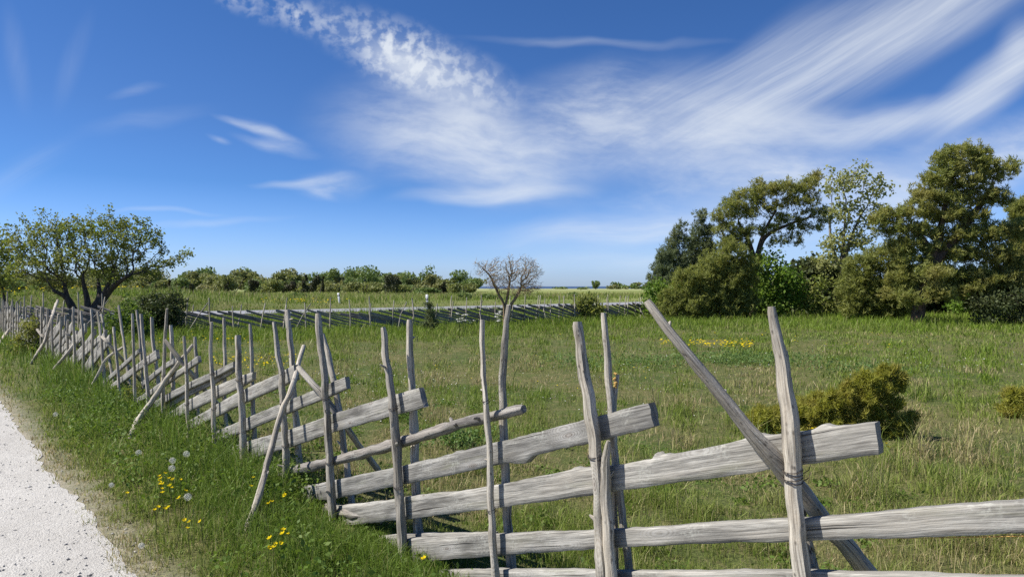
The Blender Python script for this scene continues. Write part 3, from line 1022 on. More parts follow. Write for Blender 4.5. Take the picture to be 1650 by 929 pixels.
def leaf_quads(Cn, size, elong=1.6, upb=0.0, fold=.0, jit=.35):
    n = len(Cn)
    A = rng.standard_normal((n, 3)); A[:, 2] += upb; A /= np.linalg.norm(A, axis=1)[:, None]
    Bv = np.cross(A, rng.standard_normal((n, 3))); Bv /= np.linalg.norm(Bv, axis=1)[:, None] + 1e-9
    s = (size * (1 + jit * rng.standard_normal(n)).clip(.4, 2))[:, None]
    V = np.stack([Cn - A * s * .5 * elong, Cn + Bv * s * .5 - A * s * .1, Cn + A * s * .5 * elong, Cn - Bv * s * .5 - A * s * .1], 1).reshape(-1, 3)
    return V, np.arange(n * 4).reshape(-1, 4)


# low broad-leaved weeds
cs = []
for k in range(720):
    s = rnd.uniform(-2.4, 8) if k < 520 else rnd.uniform(-2, 9)
    n = rnd.uniform(-.95, .12) if k < 520 else rnd.uniform(.2, 3.5)
    if k < 520 and rnd.random() > math.exp(-abs(n) / .5): continue
    p = BASE + DIR * s + NRM * n
    hgt = (rnd.uniform(.10, .28) if s > 1.1 or n < -.3 else rnd.uniform(.04, .09)) if k < 520 else rnd.uniform(.03, .07)
    rad = rnd.uniform(.06, .16)
    q = rng.standard_normal((rnd.randint(50, 95), 3)) * np.array([rad * .6, rad * .6, 0]) + np.array([p[0], p[1], gh(*p)])
    q[:, 2] += np.abs(rng.random(len(q))) * hgt
    cs.append(q)
cs = np.vstack(cs)
V, Q = leaf_quads(cs, .0165, 1.7)
tag(np_mesh('weeds', V, Q, M['weed']), 'low broad-leaved green weeds around the foot of the near fence', 'weeds', None, 'stuff')
# blue-green weed patches in the open meadow
cs = []
for (px, py, r, m_) in ((745, 706, .25, 200), (640, 660, .3, 140), (1300, 720, .2, 160), (1165, 572, 1.0, 500), (1240, 575, 1.1, 500), (1390, 590, .8, 200), (930, 580, 1.0, 320), (1060, 578, .8, 240)):
    p = on_ground(px, py + 12)
    q = rng.standard_normal((m_, 3)) * np.array([r * .6, r * .45, 0]) + np.array([p[0], p[1], gh(p[0], p[1])]); q[:, 2] += rng.random(m_) * .16 * (1 + r * .4)
    cs.append(q)
V, Q = leaf_quads(np.repeat(np.vstack(cs), 4, 0) + rng.normal(0, .035, (4 * len(np.vstack(cs)), 3)) * [1, 1, .4], .018, 2.4, .8)
M['thistle'] = leaf_material('grey_green_leaves', (.11, .19, .05), (.19, .27, .08), (.13, .21, .06), .4, 3)
tag(np_mesh('meadow_weeds', V, Q, M['thistle']), 'grey-green leafy weed patches in the open meadow', 'weeds', None, 'stuff')

# meadow flowers: too many and too small to count
cs = []
def sprinkle(px0, px1, py0, py1, n, size, z):
    out = []
    for k in range(n):
        x = rnd.uniform(px0, px1); y = rnd.triangular(py0, py1)
        p = on_ground(x, y); out.append((p[0], p[1], gh(p[0], p[1]) + z * rnd.uniform(.6, 1.2), size * rnd.uniform(.6, 1.3)))
    return out
yl = sprinkle(1110, 1215, 552, 566, 150, .05, .16) + sprinkle(1060, 1100, 556, 562, 30, .05, .16) + sprinkle(340, 480, 575, 608, 130, .035, .14) + sprinkle(250, 480, 545, 575, 60, .04, .22) + sprinkle(900, 1500, 530, 570, 60, .04, .16) + sprinkle(470, 1100, 560, 640, 90, .02, .10)
for k in range(750):                     # the yellow band behind the left tree
    x = rnd.uniform(-52, -27); y = float(road_far(x)) + rnd.uniform(4, 16); yl.append((x, y, gh(x, y) + .5, .13 * rnd.uniform(.7, 1.2)))
for k in range(60):
    x = rnd.uniform(-17, -12); y = float(road_far(x)) + rnd.uniform(3, 6); yl.append((x, y, gh(x, y) + .45, .09))
yl = np.array(yl)
def discs(P):
    n = len(P); a = np.linspace(0, 2 * PI, 7)[:-1]
    tl = rng.normal(0, .25, (n, 2))
    V = np.zeros((n, 6, 3))
    V[:, :, 0] = P[:, 0:1] + P[:, 3:4] * .5 * np.cos(a); V[:, :, 1] = P[:, 1:2] + P[:, 3:4] * .5 * np.sin(a)
    V[:, :, 2] = P[:, 2:3] + P[:, 3:4] * .5 * (np.cos(a) * tl[:, :1] + np.sin(a) * tl[:, 1:])
    V = V.reshape(-1, 3)
    return V, np.arange(n * 6).reshape(-1, 6)
V, Q = discs(yl)
tag(np_mesh('yellow_meadow_flowers', V, Q, M['yellow']), 'drifts of tiny yellow flowers scattered over the meadow and far field', 'wildflowers', None, 'stuff')
wl = np.array(sprinkle(440, 1200, 555, 700, 520, .014, .09) + sprinkle(1000, 1650, 545, 620, 260, .022, .10) + sprinkle(500, 760, 585, 640, 200, .016, .10))
V, Q = discs(wl)
tag(np_mesh('white_meadow_flowers', V, Q, M['whitepetal']), 'tiny white flower heads dotted through the meadow grass', 'wildflowers', None, 'stuff')

# ------------------------------------------------------------------ flowers one can count
def yellow_flower_meshes():
    mb = MB()
    for k in range(5):
        a = k * 2 * PI / 5; d = np.array([math.cos(a), math.sin(a), 0]); e = np.array([-d[1], d[0], 0])
        r = .013
        V = [d * .002, d * r * .6 + e * r * .5 + np.array([0, 0, .004]), d * r + np.array([0, 0, .009]), d * r * .6 - e * r * .5 + np.array([0, 0, .004])]
        mb.add(V, [[0, 1, 2, 3]])
    return mb


def flower(name, P, kind, label, group, lean):
    base = np.array([P[0] + lean[0], P[1] + lean[1], gh(P[0], P[1]) - .01])
    root = empty(name, tuple(base)); tag(root, label, 'flower', group)
    h = np.array(P) - base
    mb = MB(); mb.tube(smooth_line([np.zeros(3), h * np.array([.3, .3, .6]), h], 6), .0016, 5)
    mb.build('stem', M['stem'], root)
    return root, h


YF = {'cluster of dandelion clocks': [(797, 428), (772, 441), (776, 453), (769, 467), (775, 480), (789, 479), (782, 503), (785, 522), (817, 452), (836, 458), (821, 488), (830, 498), (874, 459), (898, 513), (868, 546), (764, 592), (748, 605), (797, 600), (813, 593)],
      'low': [(892, 655), (916, 663), (969, 661), (905, 694)], 'lone': [(614, 524)]}
fl = []
for k, lst in YF.items():
    for cx, cy in lst: fl.append((k, cx / 3.007, 620 + cy / 3.007))
for cx, cy in [(372, 687), (370, 706), (403, 706), (304, 730), (298, 780), (320, 778), (333, 760), (360, 755)]: fl.append(('brace', 340 + cx / 3.215, 640 + cy / 3.215))
for cx, cy in [(311, 540), (296, 550), (382, 507), (217, 415), (205, 460)]: fl.append(('post', 340 + cx / 3.215, 640 + cy / 3.215))
fl.append(('plank', 683, 900)); fl += [('juniper', 1309, 690), ('juniper', 1315, 689), ('juniper', 1321, 690)]; fl += [('end', 1429, 714), ('end', 1432, 720)]
FLAB = {'cluster of dandelion clocks': 'small yellow flower in the loose patch beside the four dandelion clocks on the verge',
        'low': 'small yellow flower in the lower patch of four, just below the dandelion clocks',
        'lone': 'single yellow flower nearest the gravel path, left of the dandelion clocks',
        'brace': 'small yellow flower in the tight patch beside the foot of the leaning front brace',
        'post': 'small yellow flower half hidden at the foot of the fence behind the leaning brace',
        'plank': 'single yellow flower in front of the lowest plank at the fence foot',
        'juniper': 'small yellow flower above the top plank in front of the golden juniper',
        'end': 'yellow flower just past the sawn end of the topmost plank'}
FGRP = {k: v for k, v in (('cluster of dandelion clocks', 'yellow flowers by the dandelion clocks'), ('low', 'lower patch of four yellow flowers'), ('brace', 'yellow flowers by the brace foot'), ('post', 'yellow flowers at the fence foot'), ('juniper', 'yellow flowers before the juniper'), ('end', 'yellow flowers past the plank end'))}
for k, x, y in fl:
    z = .20 if k not in ('juniper', 'end') else .12
    if k == 'plank': z = .16
    p = on_ground(x, y, z)
    if k in ('post',):
        z = .24; p = on_ground(x, y, z)
    root, h = flower('yellow_flower', p, k, FLAB[k], FGRP.get(k), (rnd.uniform(-.02, .02), rnd.uniform(-.02, .02)))
    mb = yellow_flower_meshes()
    tilt = (rnd.uniform(-.7, .3), rnd.uniform(-.4, .4))
    o = mb.build('bloom', M['yellow'], root, False)
    o.location = h; o.rotation_euler = (.5 + tilt[0], tilt[1], rnd.uniform(0, 6)); o.scale = [rnd.uniform(.95, 1.35)] * 3

DC = [(300, 731, .30, 'tallest dandelion clock, upper right above the yellow flower patch'),
      (277.5, 741.5, .28, 'upper of two dandelion clocks one above the other over the yellow flowers'),
      (276.5, 754, .26, 'lower of two dandelion clocks one above the other over the yellow flowers'),
      (302, 800, .2, 'dandelion clock low in the grass at the right of the yellow flower patch'),
      (223, 729, .24, 'lone dandelion clock in grass up and left of the yellow flowers'),
      (179, 781, .15, 'faint half-blown dandelion clock near the gravel path edge'),
      (89, 667, .2, 'distant dandelion clock far along the verge near the path'),
      (227, 879, .08, 'tiny pale dandelion clock low at the gravel edge in the nearest verge')]
for x, y, z, lab in DC:
    p = on_ground(x, y, z)
    root, h = flower('dandelion_clock', p, 'd', lab, 'dandelion clocks on the verge', (rnd.uniform(-.03, .05), rnd.uniform(-.02, .04)))
    mb = MB(); r = .024 if 'faint' not in lab and 'tiny' not in lab else .018
    ga = PI * (3 - 5 ** .5); N = 64
    for k in range(N):
        zz = 1 - 2 * (k + .5) / N; q = math.sqrt(1 - zz * zz); d = np.array([q * math.cos(ga * k), q * math.sin(ga * k), zz])
        e = np.cross(d, [.3, .5, .8]); e /= np.linalg.norm(e); f = np.cross(d, e)
        tip = d * r * rnd.uniform(.85, 1.0)
        a = r * .22
        for w in range(3):
            t_ = w * PI / 3; g = e * math.cos(t_) + f * math.sin(t_); g2 = np.cross(d, g)
            mb.add([tip + g * a + d * a * .35, tip + g2 * .0009, tip - g * a + d * a * .35, tip - g2 * .0009], [[0, 1, 2, 3]])
        mb.add([d * r * .15 + e * .0004, tip, d * r * .15 - e * .0004], None, [[0, 1, 2]])
    o = mb.build('seed_head', M['fluff'], root, False); o.location = h

# cow parsley by the far fence
for (px, py, wpx, lab) in ((745, 541, 26, 'clump of white cow parsley in tall grass left of the bare tree'), (805, 536, 20, 'clump of white cow parsley at the foot of the bare tree')):
    Y = 23.0 if px == 745 else 25.5
    g = at(px, py, Y); z0 = gh(g[0], g[1])
    root = empty('cow_parsley', (g[0], g[1], z0)); tag(root, lab, 'wild flower')
    st_ = MB(); hd = []
    for k in range(16):
        dx = rnd.gauss(0, wpx * .28 * Y / F_PX); dy = rnd.gauss(0, .2); hh = rnd.uniform(.35, .75)
        st_.tube([(dx * .4, dy * .4, 0), (dx * .8, dy * .8, hh * .7), (dx, dy, hh)], .006, 4)
        for q in range(9):
            a = q * .9; rr = .07 * math.sqrt(q / 9); hd.append((dx + rr * math.cos(a * 2.4), dy + rr * math.sin(a * 2.4), hh + .02 + rnd.uniform(-.01, .01), .05))
    st_.build('stem', M['stem'], root)
    V, Q = discs(np.array(hd)); np_mesh('blossom', V, Q, M['whitepetal'], root)

# ------------------------------------------------------------------ trees
def colonize(attr, start, D, infl, kill, maxit=140, grav=0.0, jit=.25):
    nodes = [np.array(p, float) for p, _ in start]; par = [q for _, q in start]
    A = np.asarray(attr, float).copy()
    bestd = np.full(len(A), 1e9); besti = np.zeros(len(A), int)
    def upd(i0):
        nonlocal bestd, besti
        if not len(A): return
        N = np.array(nodes[i0:])
        d = np.linalg.norm(A[:, None, :] - N[None], axis=2)
        j = d.argmin(1); m = d[np.arange(len(A)), j]
        b = m < bestd
        besti = np.where(b, j + i0, besti); bestd = np.where(b, m, bestd)
    upd(0)
    kids = {}
    for it in range(maxit):
        keep = bestd > kill
        A = A[keep]; bestd = bestd[keep]; besti = besti[keep]
        if not len(A): break
        act = bestd < infl
        if not act.any():
            act = bestd <= bestd.min() + 1e-6
        idx = besti[act]; vec = A[act] - np.array(nodes)[idx]
        vec /= np.linalg.norm(vec, axis=1)[:, None] + 1e-9
        i0 = len(nodes)
        for u in np.unique(idx):
            v = vec[idx == u].mean(0) + jit * rng.standard_normal(3); v[2] += grav
            v /= np.linalg.norm(v) + 1e-9
            p = nodes[u] + v * D
            if any(np.linalg.norm(nodes[k] - p) < D * .35 for k in kids.get(u, ())): continue
            kids.setdefault(u, []).append(len(nodes)); nodes.append(p); par.append(int(u))
        if len(nodes) == i0: break
        upd(i0)
    return np.array(nodes), np.array(par)


def lobes_points(lobes, Y, n, shell=.0):
    """lobes: (px,py,rx,ry[,dy[,depth]]) image ellipses at distance Y -> points in real ellipsoids"""
    out = []; areas = [l[2] * l[3] for l in lobes]
    for l, a in zip(lobes, areas):
        px, py, rx, ry = l[:4]; dy = l[4] if len(l) > 4 else 0
        c = at(px, py, Y + dy); k = (Y + dy) / F_PX
        dep = l[5] if len(l) > 5 else rx * k * .85
        m = max(6, int(n * a / sum(areas)))
        p = rng.standard_normal((m, 3)); p /= np.linalg.norm(p, axis=1)[:, None]
        r = rng.random(m) ** (1 / 3) * (1 - shell) + shell
        out.append(c + p * r[:, None] * np.array([rx * k, dep, ry * k]))
    return np.vstack(out)


def tree_mesh(nodes, par, tip, ex, origin, rmax=None, sides=6, stems=None):
    n = len(nodes); kids = [[] for _ in range(n)]
    for i, p in enumerate(par):
        if p >= 0: kids[p].append(i)
    r = np.zeros(n)
    for i in range(n - 1, -1, -1):
        r[i] = tip if not kids[i] else sum(r[k] ** ex for k in kids[i]) ** (1 / ex)
    # order of creation guarantees child index > parent index
    mb = MB()
    stack = [i for i in range(n) if par[i] < 0]
    seen = set()
    starts = [(i, None) for i in stack]
    rc = np.minimum(r, rmax) if rmax else r.copy()
    if stems and stems[2]:
        ids = [i for i in range(stems[0]) if par[i] < 0] + [stems[0]]
        for a, b in zip(ids[:-1], ids[1:]):
            k = np.arange(b - a) / max(1, b - a)
            rc[a:b] = np.maximum(rc[a:b], stems[2] * (1 - .72 * k) * (1 + .3 * np.exp(-k * 12)))
    while starts:
        i, frm = starts.pop()
        ch = [] if frm is None else [frm]
        cur = i
        while True:
            ch.append(cur)
            if not kids[cur]: break
            k = sorted(kids[cur], key=lambda q: -r[q])
            for q in k[1:]: starts.append((q, cur))
            cur = k[0]
        if len(ch) < 2: continue
        P = nodes[ch]; R = rc[ch].copy()
        if frm is not None: R[0] = R[1]
        if len(P) > 3:
            P = P.copy(); P[1:-1] = .5 * P[1:-1] + .25 * (P[:-2] + P[2:])
        R[-1] *= .6
        mb.tube(P - origin, R, sides if R.max() > .03 else 4, 0, False)
    return mb, r, kids


def needles(P, Dv, L, w, per, spread=.8, upb=.35):
    """tufts of needles at points P pointing along Dv"""
    n = len(P)
    Pp = np.repeat(P, per, 0); d = np.repeat(Dv, per, 0) + spread * rng.standard_normal((n * per, 3)); d[:, 2] += upb
    d /= np.linalg.norm(d, axis=1)[:, None] + 1e-9
    b = np.cross(d, rng.standard_normal((n * per, 3))); b /= np.linalg.norm(b, axis=1)[:, None] + 1e-9
    l = (L * rng.uniform(.6, 1.3, n * per))[:, None]; ww = (w * rng.uniform(.7, 1.3, n * per))[:, None]
    q = Pp + rng.standard_normal(Pp.shape) * L * .25
    V = np.stack([q - b * ww * .5, q + b * ww * .5, q + d * l], 1).reshape(-1, 3)
    return V, np.arange(len(V)).reshape(-1, 3)


def tree(name, label, cat, foot, trunk_pts, lobes, Y, leaf, bark='bark', natt=600, D=.18, infl=1.2, kill=.3, tip=.006, ex=2.3,
         group=None, kind='leaf', size=.07, per=8, scat=.14, leafr=1.9, crown='crown', grav=0.0, rmax=None, jit=.25, extra=None, fill=0, nd=(.16, .03), upb=.35, trunk_r=None, clump=5, csc=.16):
    """trunk_pts: list of stems, each a list of image points from the foot up (px,py[,dy])"""
    f = at(foot[0], foot[1], Y); z0 = gh(f[0], f[1])
    org = np.array([f[0], f[1], z0])
    root = empty(name, tuple(org)); tag(root, label, cat, group)
    start = []
    for stem in trunk_pts:
        P = [at(q[0], q[1], Y + (q[2] if len(q) > 2 else 0)) for q in stem]
        P[0][2] = min(P[0][2], z0) - .1 if stem[0][1] > foot[1] - 8 else P[0][2]
        L = np.linalg.norm(np.diff(P, axis=0), axis=1).sum()
        P = smooth_line(P, max(3, int(L / D)))
        for i, p in enumerate(P): start.append((p, -1 if i == 0 else len(start) - 1))
    att = lobes_points(lobes, Y, natt)
    nodes, par = colonize(att, start, D, infl, kill, grav=grav, jit=jit)
    mb, r, kids = tree_mesh(nodes, par, tip, ex, org, rmax, stems=(len(start), par, trunk_r))
    mb.build('trunk', M[bark], root)
    if leaf:
        par2 = np.maximum(par, 0)
        sel = (r <= tip * leafr) & (par >= 0)
        P = nodes[sel]; Dv = P - nodes[par2[sel]]; Dv /= np.linalg.norm(Dv, axis=1)[:, None] + 1e-9
        if fill:                                   # sprays between the drawn twigs
            ex_ = np.repeat(lobes_points(lobes, Y, fill, .35), clump, 0); ex_ = ex_ + rng.standard_normal(ex_.shape) * csc
            P = np.vstack([P, ex_]); q = rng.standard_normal((len(ex_), 3)); q[:, 2] = np.abs(q[:, 2]); Dv = np.vstack([Dv, q / np.linalg.norm(q, axis=1)[:, None]])
        if kind == 'needle':
            V, F = needles(P - org, Dv, nd[0], nd[1], per, upb=upb)
        else:
            q = np.repeat(P - org, per, 0); q = q + rng.standard_normal(q.shape) * scat
            V, F = leaf_quads(q, size)
        np_mesh(crown, V, F, M[leaf], root)
    return root


# hawthorn at left
HAW = [(70, 385, 44, 22), (112, 372, 40, 22), (165, 372, 46, 24), (210, 380, 40, 22), (60, 425, 46, 22), (130, 412, 60, 24), (200, 412, 46, 18), (262, 425, 34, 10), (295, 412, 18, 6), (40, 402, 24, 18), (75, 458, 26, 12), (235, 438, 30, 7)]
HAW += [(x, y, 6, h) for x, y, h in ((18, 366, 12), (39, 358, 14), (68, 350, 16), (89, 352, 18), (114, 356, 18), (145, 352, 18), (160, 356, 12), (176, 348, 18), (190, 356, 14), (207, 352, 16), (222, 360, 14), (238, 364, 16), (256, 378, 12), (308, 405, 5), (100, 358, 12), (54, 366, 14), (130, 362, 14))]
HAW += [(250, 392, 16, 14), (262, 408, 10, 6), (20, 388, 10, 14), (280, 420, 14, 5), (25, 440, 20, 16), (105, 445, 30, 14), (185, 440, 40, 14)]
tree('hawthorn_tree', 'wide gnarled hawthorn with dark twin trunks and thin spring leaves behind the near fence', 'tree', (140, 524),
     [[(124, 526), (119, 500), (108, 478), (104, 455)], [(142, 526), (142, 505), (140, 480), (133, 450)], [(150, 526), (152, 500), (168, 472), (180, 445)],
      [(146, 526), (150, 498), (160, 480), (158, 450, .6)], [(122, 510), (108, 480), (85, 468, -.5)], [(152, 500), (178, 466), (205, 445, -.8)]],
     HAW, 28.0, 'hawthorn', 'bark', natt=1900, D=.11, infl=.8, kill=.16, tip=.007, ex=2.2,
     size=.056, per=13, scat=.09, leafr=1.35, jit=.5, rmax=.20, trunk_r=.19)
tree('broadleaf_tree', 'leafy green tree cut by the left picture edge beside the hawthorn', 'tree', (5, 522), [[(5, 524), (8, 495), (4, 460)]],
     [(-10, 400, 30, 34), (0, 430, 30, 34), (-20, 450, 40, 30), (8, 460, 18, 18), (-45, 420, 40, 50)], 32.0, 'hawthorn', natt=420, D=.2, infl=1.3, kill=.3, size=.085, per=26, scat=.2, leafr=1.9, trunk_r=.1)
# bare tree by the far fence
tree('bare_tree', 'small bare crooked tree with orange lichened twigs in front of the far fence', 'tree', (820, 520),
     [[(812, 520), (812, 492), (804, 475), (798, 462), (790, 445), (778, 432)], [(818, 520), (822, 495), (832, 478), (840, 462)], [(813, 500), (818, 475), (822, 450)]],
     [(808, 442, 24, 18), (845, 442, 26, 16), (822, 424, 14, 9), (852, 424, 14, 9), (784, 428, 16, 8), (768, 424, 7, 6), (872, 440, 7, 5), (832, 468, 34, 9), (856, 462, 20, 9), (798, 455, 20, 12), (820, 413, 5, 4), (860, 432, 14, 9), (775, 440, 10, 6), (845, 416, 8, 5), (800, 420, 8, 7)], 28.5, 'twig', 'bark_dead', natt=2200, D=.06, infl=.55, kill=.062, tip=.0040, ex=2.2, jit=.75, rmax=.075, trunk_r=.05, kind='needle', nd=(.16, .015), per=1, leafr=1.1, upb=.3, crown='twigs')
# conifers and mixed wood at right
NDL = dict(kind='needle', nd=(.17, .036))
tree('spruce_tree', 'bluish dark conifer with a pointed top at the left end of the wood', 'tree', (1132, 512), [[(1132, 514), (1131, 450), (1131, 350)]],
     [(1131, 352, 5, 9), (1124, 366, 6, 5), (1140, 370, 7, 5), (1130, 380, 15, 10), (1112, 392, 8, 5), (1146, 396, 10, 6), (1128, 404, 24, 12), (1130, 430, 34, 22), (1128, 465, 38, 24)], 37, 'spruce', 'bark_pine', natt=420, D=.22, infl=1.3, kill=.3, tip=.007, per=16, leafr=2.2, fill=420, **NDL)
tree('spruce_tree', 'lower bluish conifer with ragged outline nearest the road, left of the pointed one', 'tree', (1092, 510), [[(1092, 512), (1094, 450), (1095, 368)]],
     [(1095, 368, 4, 8), (1088, 380, 7, 5), (1102, 386, 7, 5), (1090, 394, 12, 7), (1076, 404, 8, 5), (1085, 414, 24, 11), (1066, 424, 10, 5), (1080, 440, 28, 14), (1070, 458, 26, 12), (1054, 448, 9, 4), (1085, 475, 30, 24)], 36, 'spruce', 'bark_pine', natt=420, D=.22, infl=1.3, kill=.3, tip=.007, per=16, leafr=2.2, fill=380, **NDL)
tree('flat_topped_pine', 'spreading flat-topped pine leaning right with sky showing between its branches', 'tree', (1215, 512),
     [[(1212, 514), (1214, 450), (1222, 400), (1235, 365), (1250, 340)], [(1216, 440), (1230, 385), (1270, 362), (1305, 350)], [(1215, 420), (1205, 385), (1190, 360)]],
     [(1180, 330, 22, 12), (1205, 315, 24, 11), (1235, 308, 26, 11), (1262, 304, 24, 10), (1290, 300, 20, 10), (1308, 292, 12, 8), (1315, 284, 6, 4), (1160, 348, 16, 9), (1195, 342, 26, 9), (1235, 332, 30, 8), (1280, 326, 26, 8), (1308, 318, 14, 8), (1312, 340, 18, 8), (1328, 356, 14, 5), (1270, 352, 26, 7), (1298, 368, 26, 6), (1175, 372, 26, 12), (1210, 372, 22, 8), (1268, 388, 28, 5), (1245, 368, 20, 5), (1185, 392, 26, 10), (1225, 296, 6, 4)], 35, 'pine', 'bark_pine', natt=800, D=.2, infl=1.2, kill=.3, tip=.008, per=13, leafr=1.9, fill=430, clump=5, csc=.11, trunk_r=.16, **NDL)
tree('olive_yew', 'dense olive-green conifer in front of the pointed spruce, reaching the grass', 'tree', (1160, 516), [[(1160, 517), (1160, 470), (1158, 420)]],
     [(1150, 425, 26, 18), (1178, 405, 24, 20), (1110, 455, 30, 20), (1140, 445, 24, 18), (1175, 450, 32, 26), (1203, 440, 20, 28), (1085, 480, 20, 16), (1115, 490, 30, 20), (1150, 480, 30, 18), (1160, 502, 34, 13), (1195, 490, 28, 22), (1075, 500, 20, 10)], 33, 'olive', 'bark_pine', natt=600, D=.2, infl=1.2, kill=.3, tip=.007, per=13, leafr=2.2, fill=620, csc=.11, **NDL)
tree('light_green_bush', 'light yellow-green bush at the left foot of the wood by the far fence', 'bush', (1062, 508), [[(1062, 509), (1062, 480)]],
     [(1060, 470, 22, 20), (1075, 485, 24, 18), (1045, 490, 14, 14), (1085, 470, 18, 16), (1042, 470, 10, 8)], 34, 'bright', natt=260, D=.16, infl=1, kill=.25, size=.08, per=24, scat=.15, leafr=2.2, crown='foliage')
tree('leafy_bush', 'bright green leafy bush between the olive conifer and the dark wood interior', 'bush', (1250, 508), [[(1250, 510), (1250, 470), (1248, 430)]],
     [(1235, 420, 28, 18), (1255, 445, 36, 26), (1228, 460, 24, 30), (1275, 465, 24, 28), (1250, 490, 34, 16), (1300, 485, 22, 18)], 34.5, 'bright', natt=420, D=.2, infl=1.2, kill=.3, size=.10, per=20, scat=.18, leafr=2.2, crown='foliage')
tree('young_oak', 'slender pale oak with sparse new leaves rising between the two pines', 'tree', (1362, 510), [[(1364, 512), (1362, 470), (1356, 420), (1360, 380), (1362, 330)], [(1357, 430), (1372, 380), (1390, 340)], [(1358, 440), (1340, 395), (1336, 340)]],
     [(1345, 300, 22, 24), (1380, 285, 26, 24), (1410, 305, 24, 24), (1360, 340, 34, 26), (1405, 345, 28, 24), (1375, 385, 34, 22), (1345, 395, 26, 20), (1432, 302, 8, 8), (1395, 265, 10, 7), (1330, 420, 26, 18), (1335, 275, 10, 8)], 37, 'pale', 'bark_grey', natt=700, D=.2, infl=1.3, kill=.25, tip=.0085, size=.10, per=11, scat=.14, leafr=1.4, trunk_r=.12)
tree('olive_juniper', 'tall olive juniper bush left of the big pine trunk', 'bush', (1420, 516), [[(1420, 518), (1420, 480), (1418, 430)]],
     [(1385, 430, 26, 20), (1420, 420, 30, 22), (1452, 438, 22, 24), (1380, 465, 30, 24), (1415, 468, 30, 24), (1445, 475, 24, 22), (1440, 500, 30, 12), (1380, 492, 28, 18), (1455, 400, 20, 18), (1410, 498, 24, 14)], 31, 'olive', 'bark_pine', natt=600, D=.2, infl=1.2, kill=.3, tip=.007, per=13, leafr=2.2, fill=560, csc=.11, crown='foliage', **NDL)
tree('tall_pine', 'tallest pine with a thick dark trunk and a jutting branch top right', 'tree', (1480, 527),
     [[(1479, 528), (1480, 500), (1490, 465), (1500, 425), (1512, 385), (1520, 345), (1530, 300)], [(1492, 455), (1500, 420), (1490, 390), (1470, 370)], [(1500, 430), (1530, 395), (1565, 350), (1600, 300)]],
     [(1515, 256, 16, 10), (1545, 246, 22, 10), (1578, 246, 16, 9), (1590, 264, 22, 10), (1530, 268, 26, 11), (1562, 268, 24, 10), (1510, 288, 26, 12), (1550, 292, 32, 12), (1592, 286, 24, 10), (1620, 276, 16, 8), (1633, 264, 8, 5), (1494, 312, 26, 12), (1530, 318, 30, 12), (1572, 316, 28, 12), (1604, 318, 20, 12), (1478, 338, 28, 12), (1518, 344, 32, 12), (1562, 346, 30, 12), (1440, 346, 24, 11), (1418, 356, 16, 8), (1424, 372, 16, 7), (1452, 366, 22, 10), (1494, 370, 30, 10), (1540, 378, 34, 12), (1588, 376, 34, 14), (1460, 396, 32, 12), (1500, 398, 20, 8), (1545, 410, 36, 12), (1600, 408, 40, 16), (1470, 424, 30, 12), (1530, 440, 24, 9), (1585, 444, 40, 14), (1632, 372, 22, 18), (1630, 430, 26, 18), (1450, 448, 20, 10), (1560, 462, 36, 12), (1622, 456, 36, 16), (1530, 470, 20, 9), (1440, 470, 18, 12), (1650, 480, 34, 16), (1590, 486, 34, 12), (1505, 442, 24, 10, -1.2), (1468, 482, 18, 10, -1.0), (1515, 470, 22, 9, -1.2)], 29, 'pine', 'bark_pine', natt=1500, D=.19, infl=1.1, kill=.27, tip=.0085, per=13, leafr=1.9, fill=1500, clump=5, csc=.11, rmax=.22, trunk_r=.26, **NDL)
tree('right_pine', 'olive conifer cut by the right picture edge behind the tallest pine', 'tree', (1650, 520), [[(1655, 522), (1655, 450), (1655, 380)]],
     [(1650, 340, 24, 18), (1680, 340, 40, 30), (1660, 375, 34, 24), (1690, 420, 50, 50), (1650, 410, 30, 22), (1655, 450, 40, 26)], 32, 'pine', 'bark_pine', natt=500, D=.24, infl=1.3, kill=.35, tip=.008, per=18, leafr=2, fill=800, csc=.13, trunk_r=.2, **NDL)
tree('understory_bush', 'shaded yellow-green shrub behind the pine trunk at right', 'bush', (1600, 516), [[(1600, 518), (1600, 480)]],
     [(1580, 470, 40, 20), (1620, 450, 36, 24), (1640, 480, 30, 24), (1560, 490, 34, 16)], 35, 'bright', natt=380, D=.2, infl=1.2, kill=.3, size=.09, per=18, scat=.17, leafr=2.2, crown='foliage')
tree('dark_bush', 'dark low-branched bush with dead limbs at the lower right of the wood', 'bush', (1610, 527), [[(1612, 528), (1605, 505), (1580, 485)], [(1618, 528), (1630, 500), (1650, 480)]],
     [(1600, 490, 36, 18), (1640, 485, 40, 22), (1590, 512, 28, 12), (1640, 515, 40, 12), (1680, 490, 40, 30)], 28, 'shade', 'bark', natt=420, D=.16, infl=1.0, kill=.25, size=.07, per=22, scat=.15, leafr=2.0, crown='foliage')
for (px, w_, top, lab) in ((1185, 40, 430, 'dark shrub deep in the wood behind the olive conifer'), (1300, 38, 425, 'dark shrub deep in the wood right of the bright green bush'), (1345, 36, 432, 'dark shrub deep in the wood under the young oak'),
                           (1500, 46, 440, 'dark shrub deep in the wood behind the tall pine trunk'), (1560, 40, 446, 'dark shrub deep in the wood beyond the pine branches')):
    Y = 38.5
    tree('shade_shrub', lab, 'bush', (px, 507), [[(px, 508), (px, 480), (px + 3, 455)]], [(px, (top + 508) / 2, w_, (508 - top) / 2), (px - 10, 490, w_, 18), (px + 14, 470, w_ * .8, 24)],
         Y, 'shade', natt=260, D=.28, infl=1.5, kill=.4, size=.15, per=22, scat=.25, leafr=2.5, crown='foliage', fill=160)
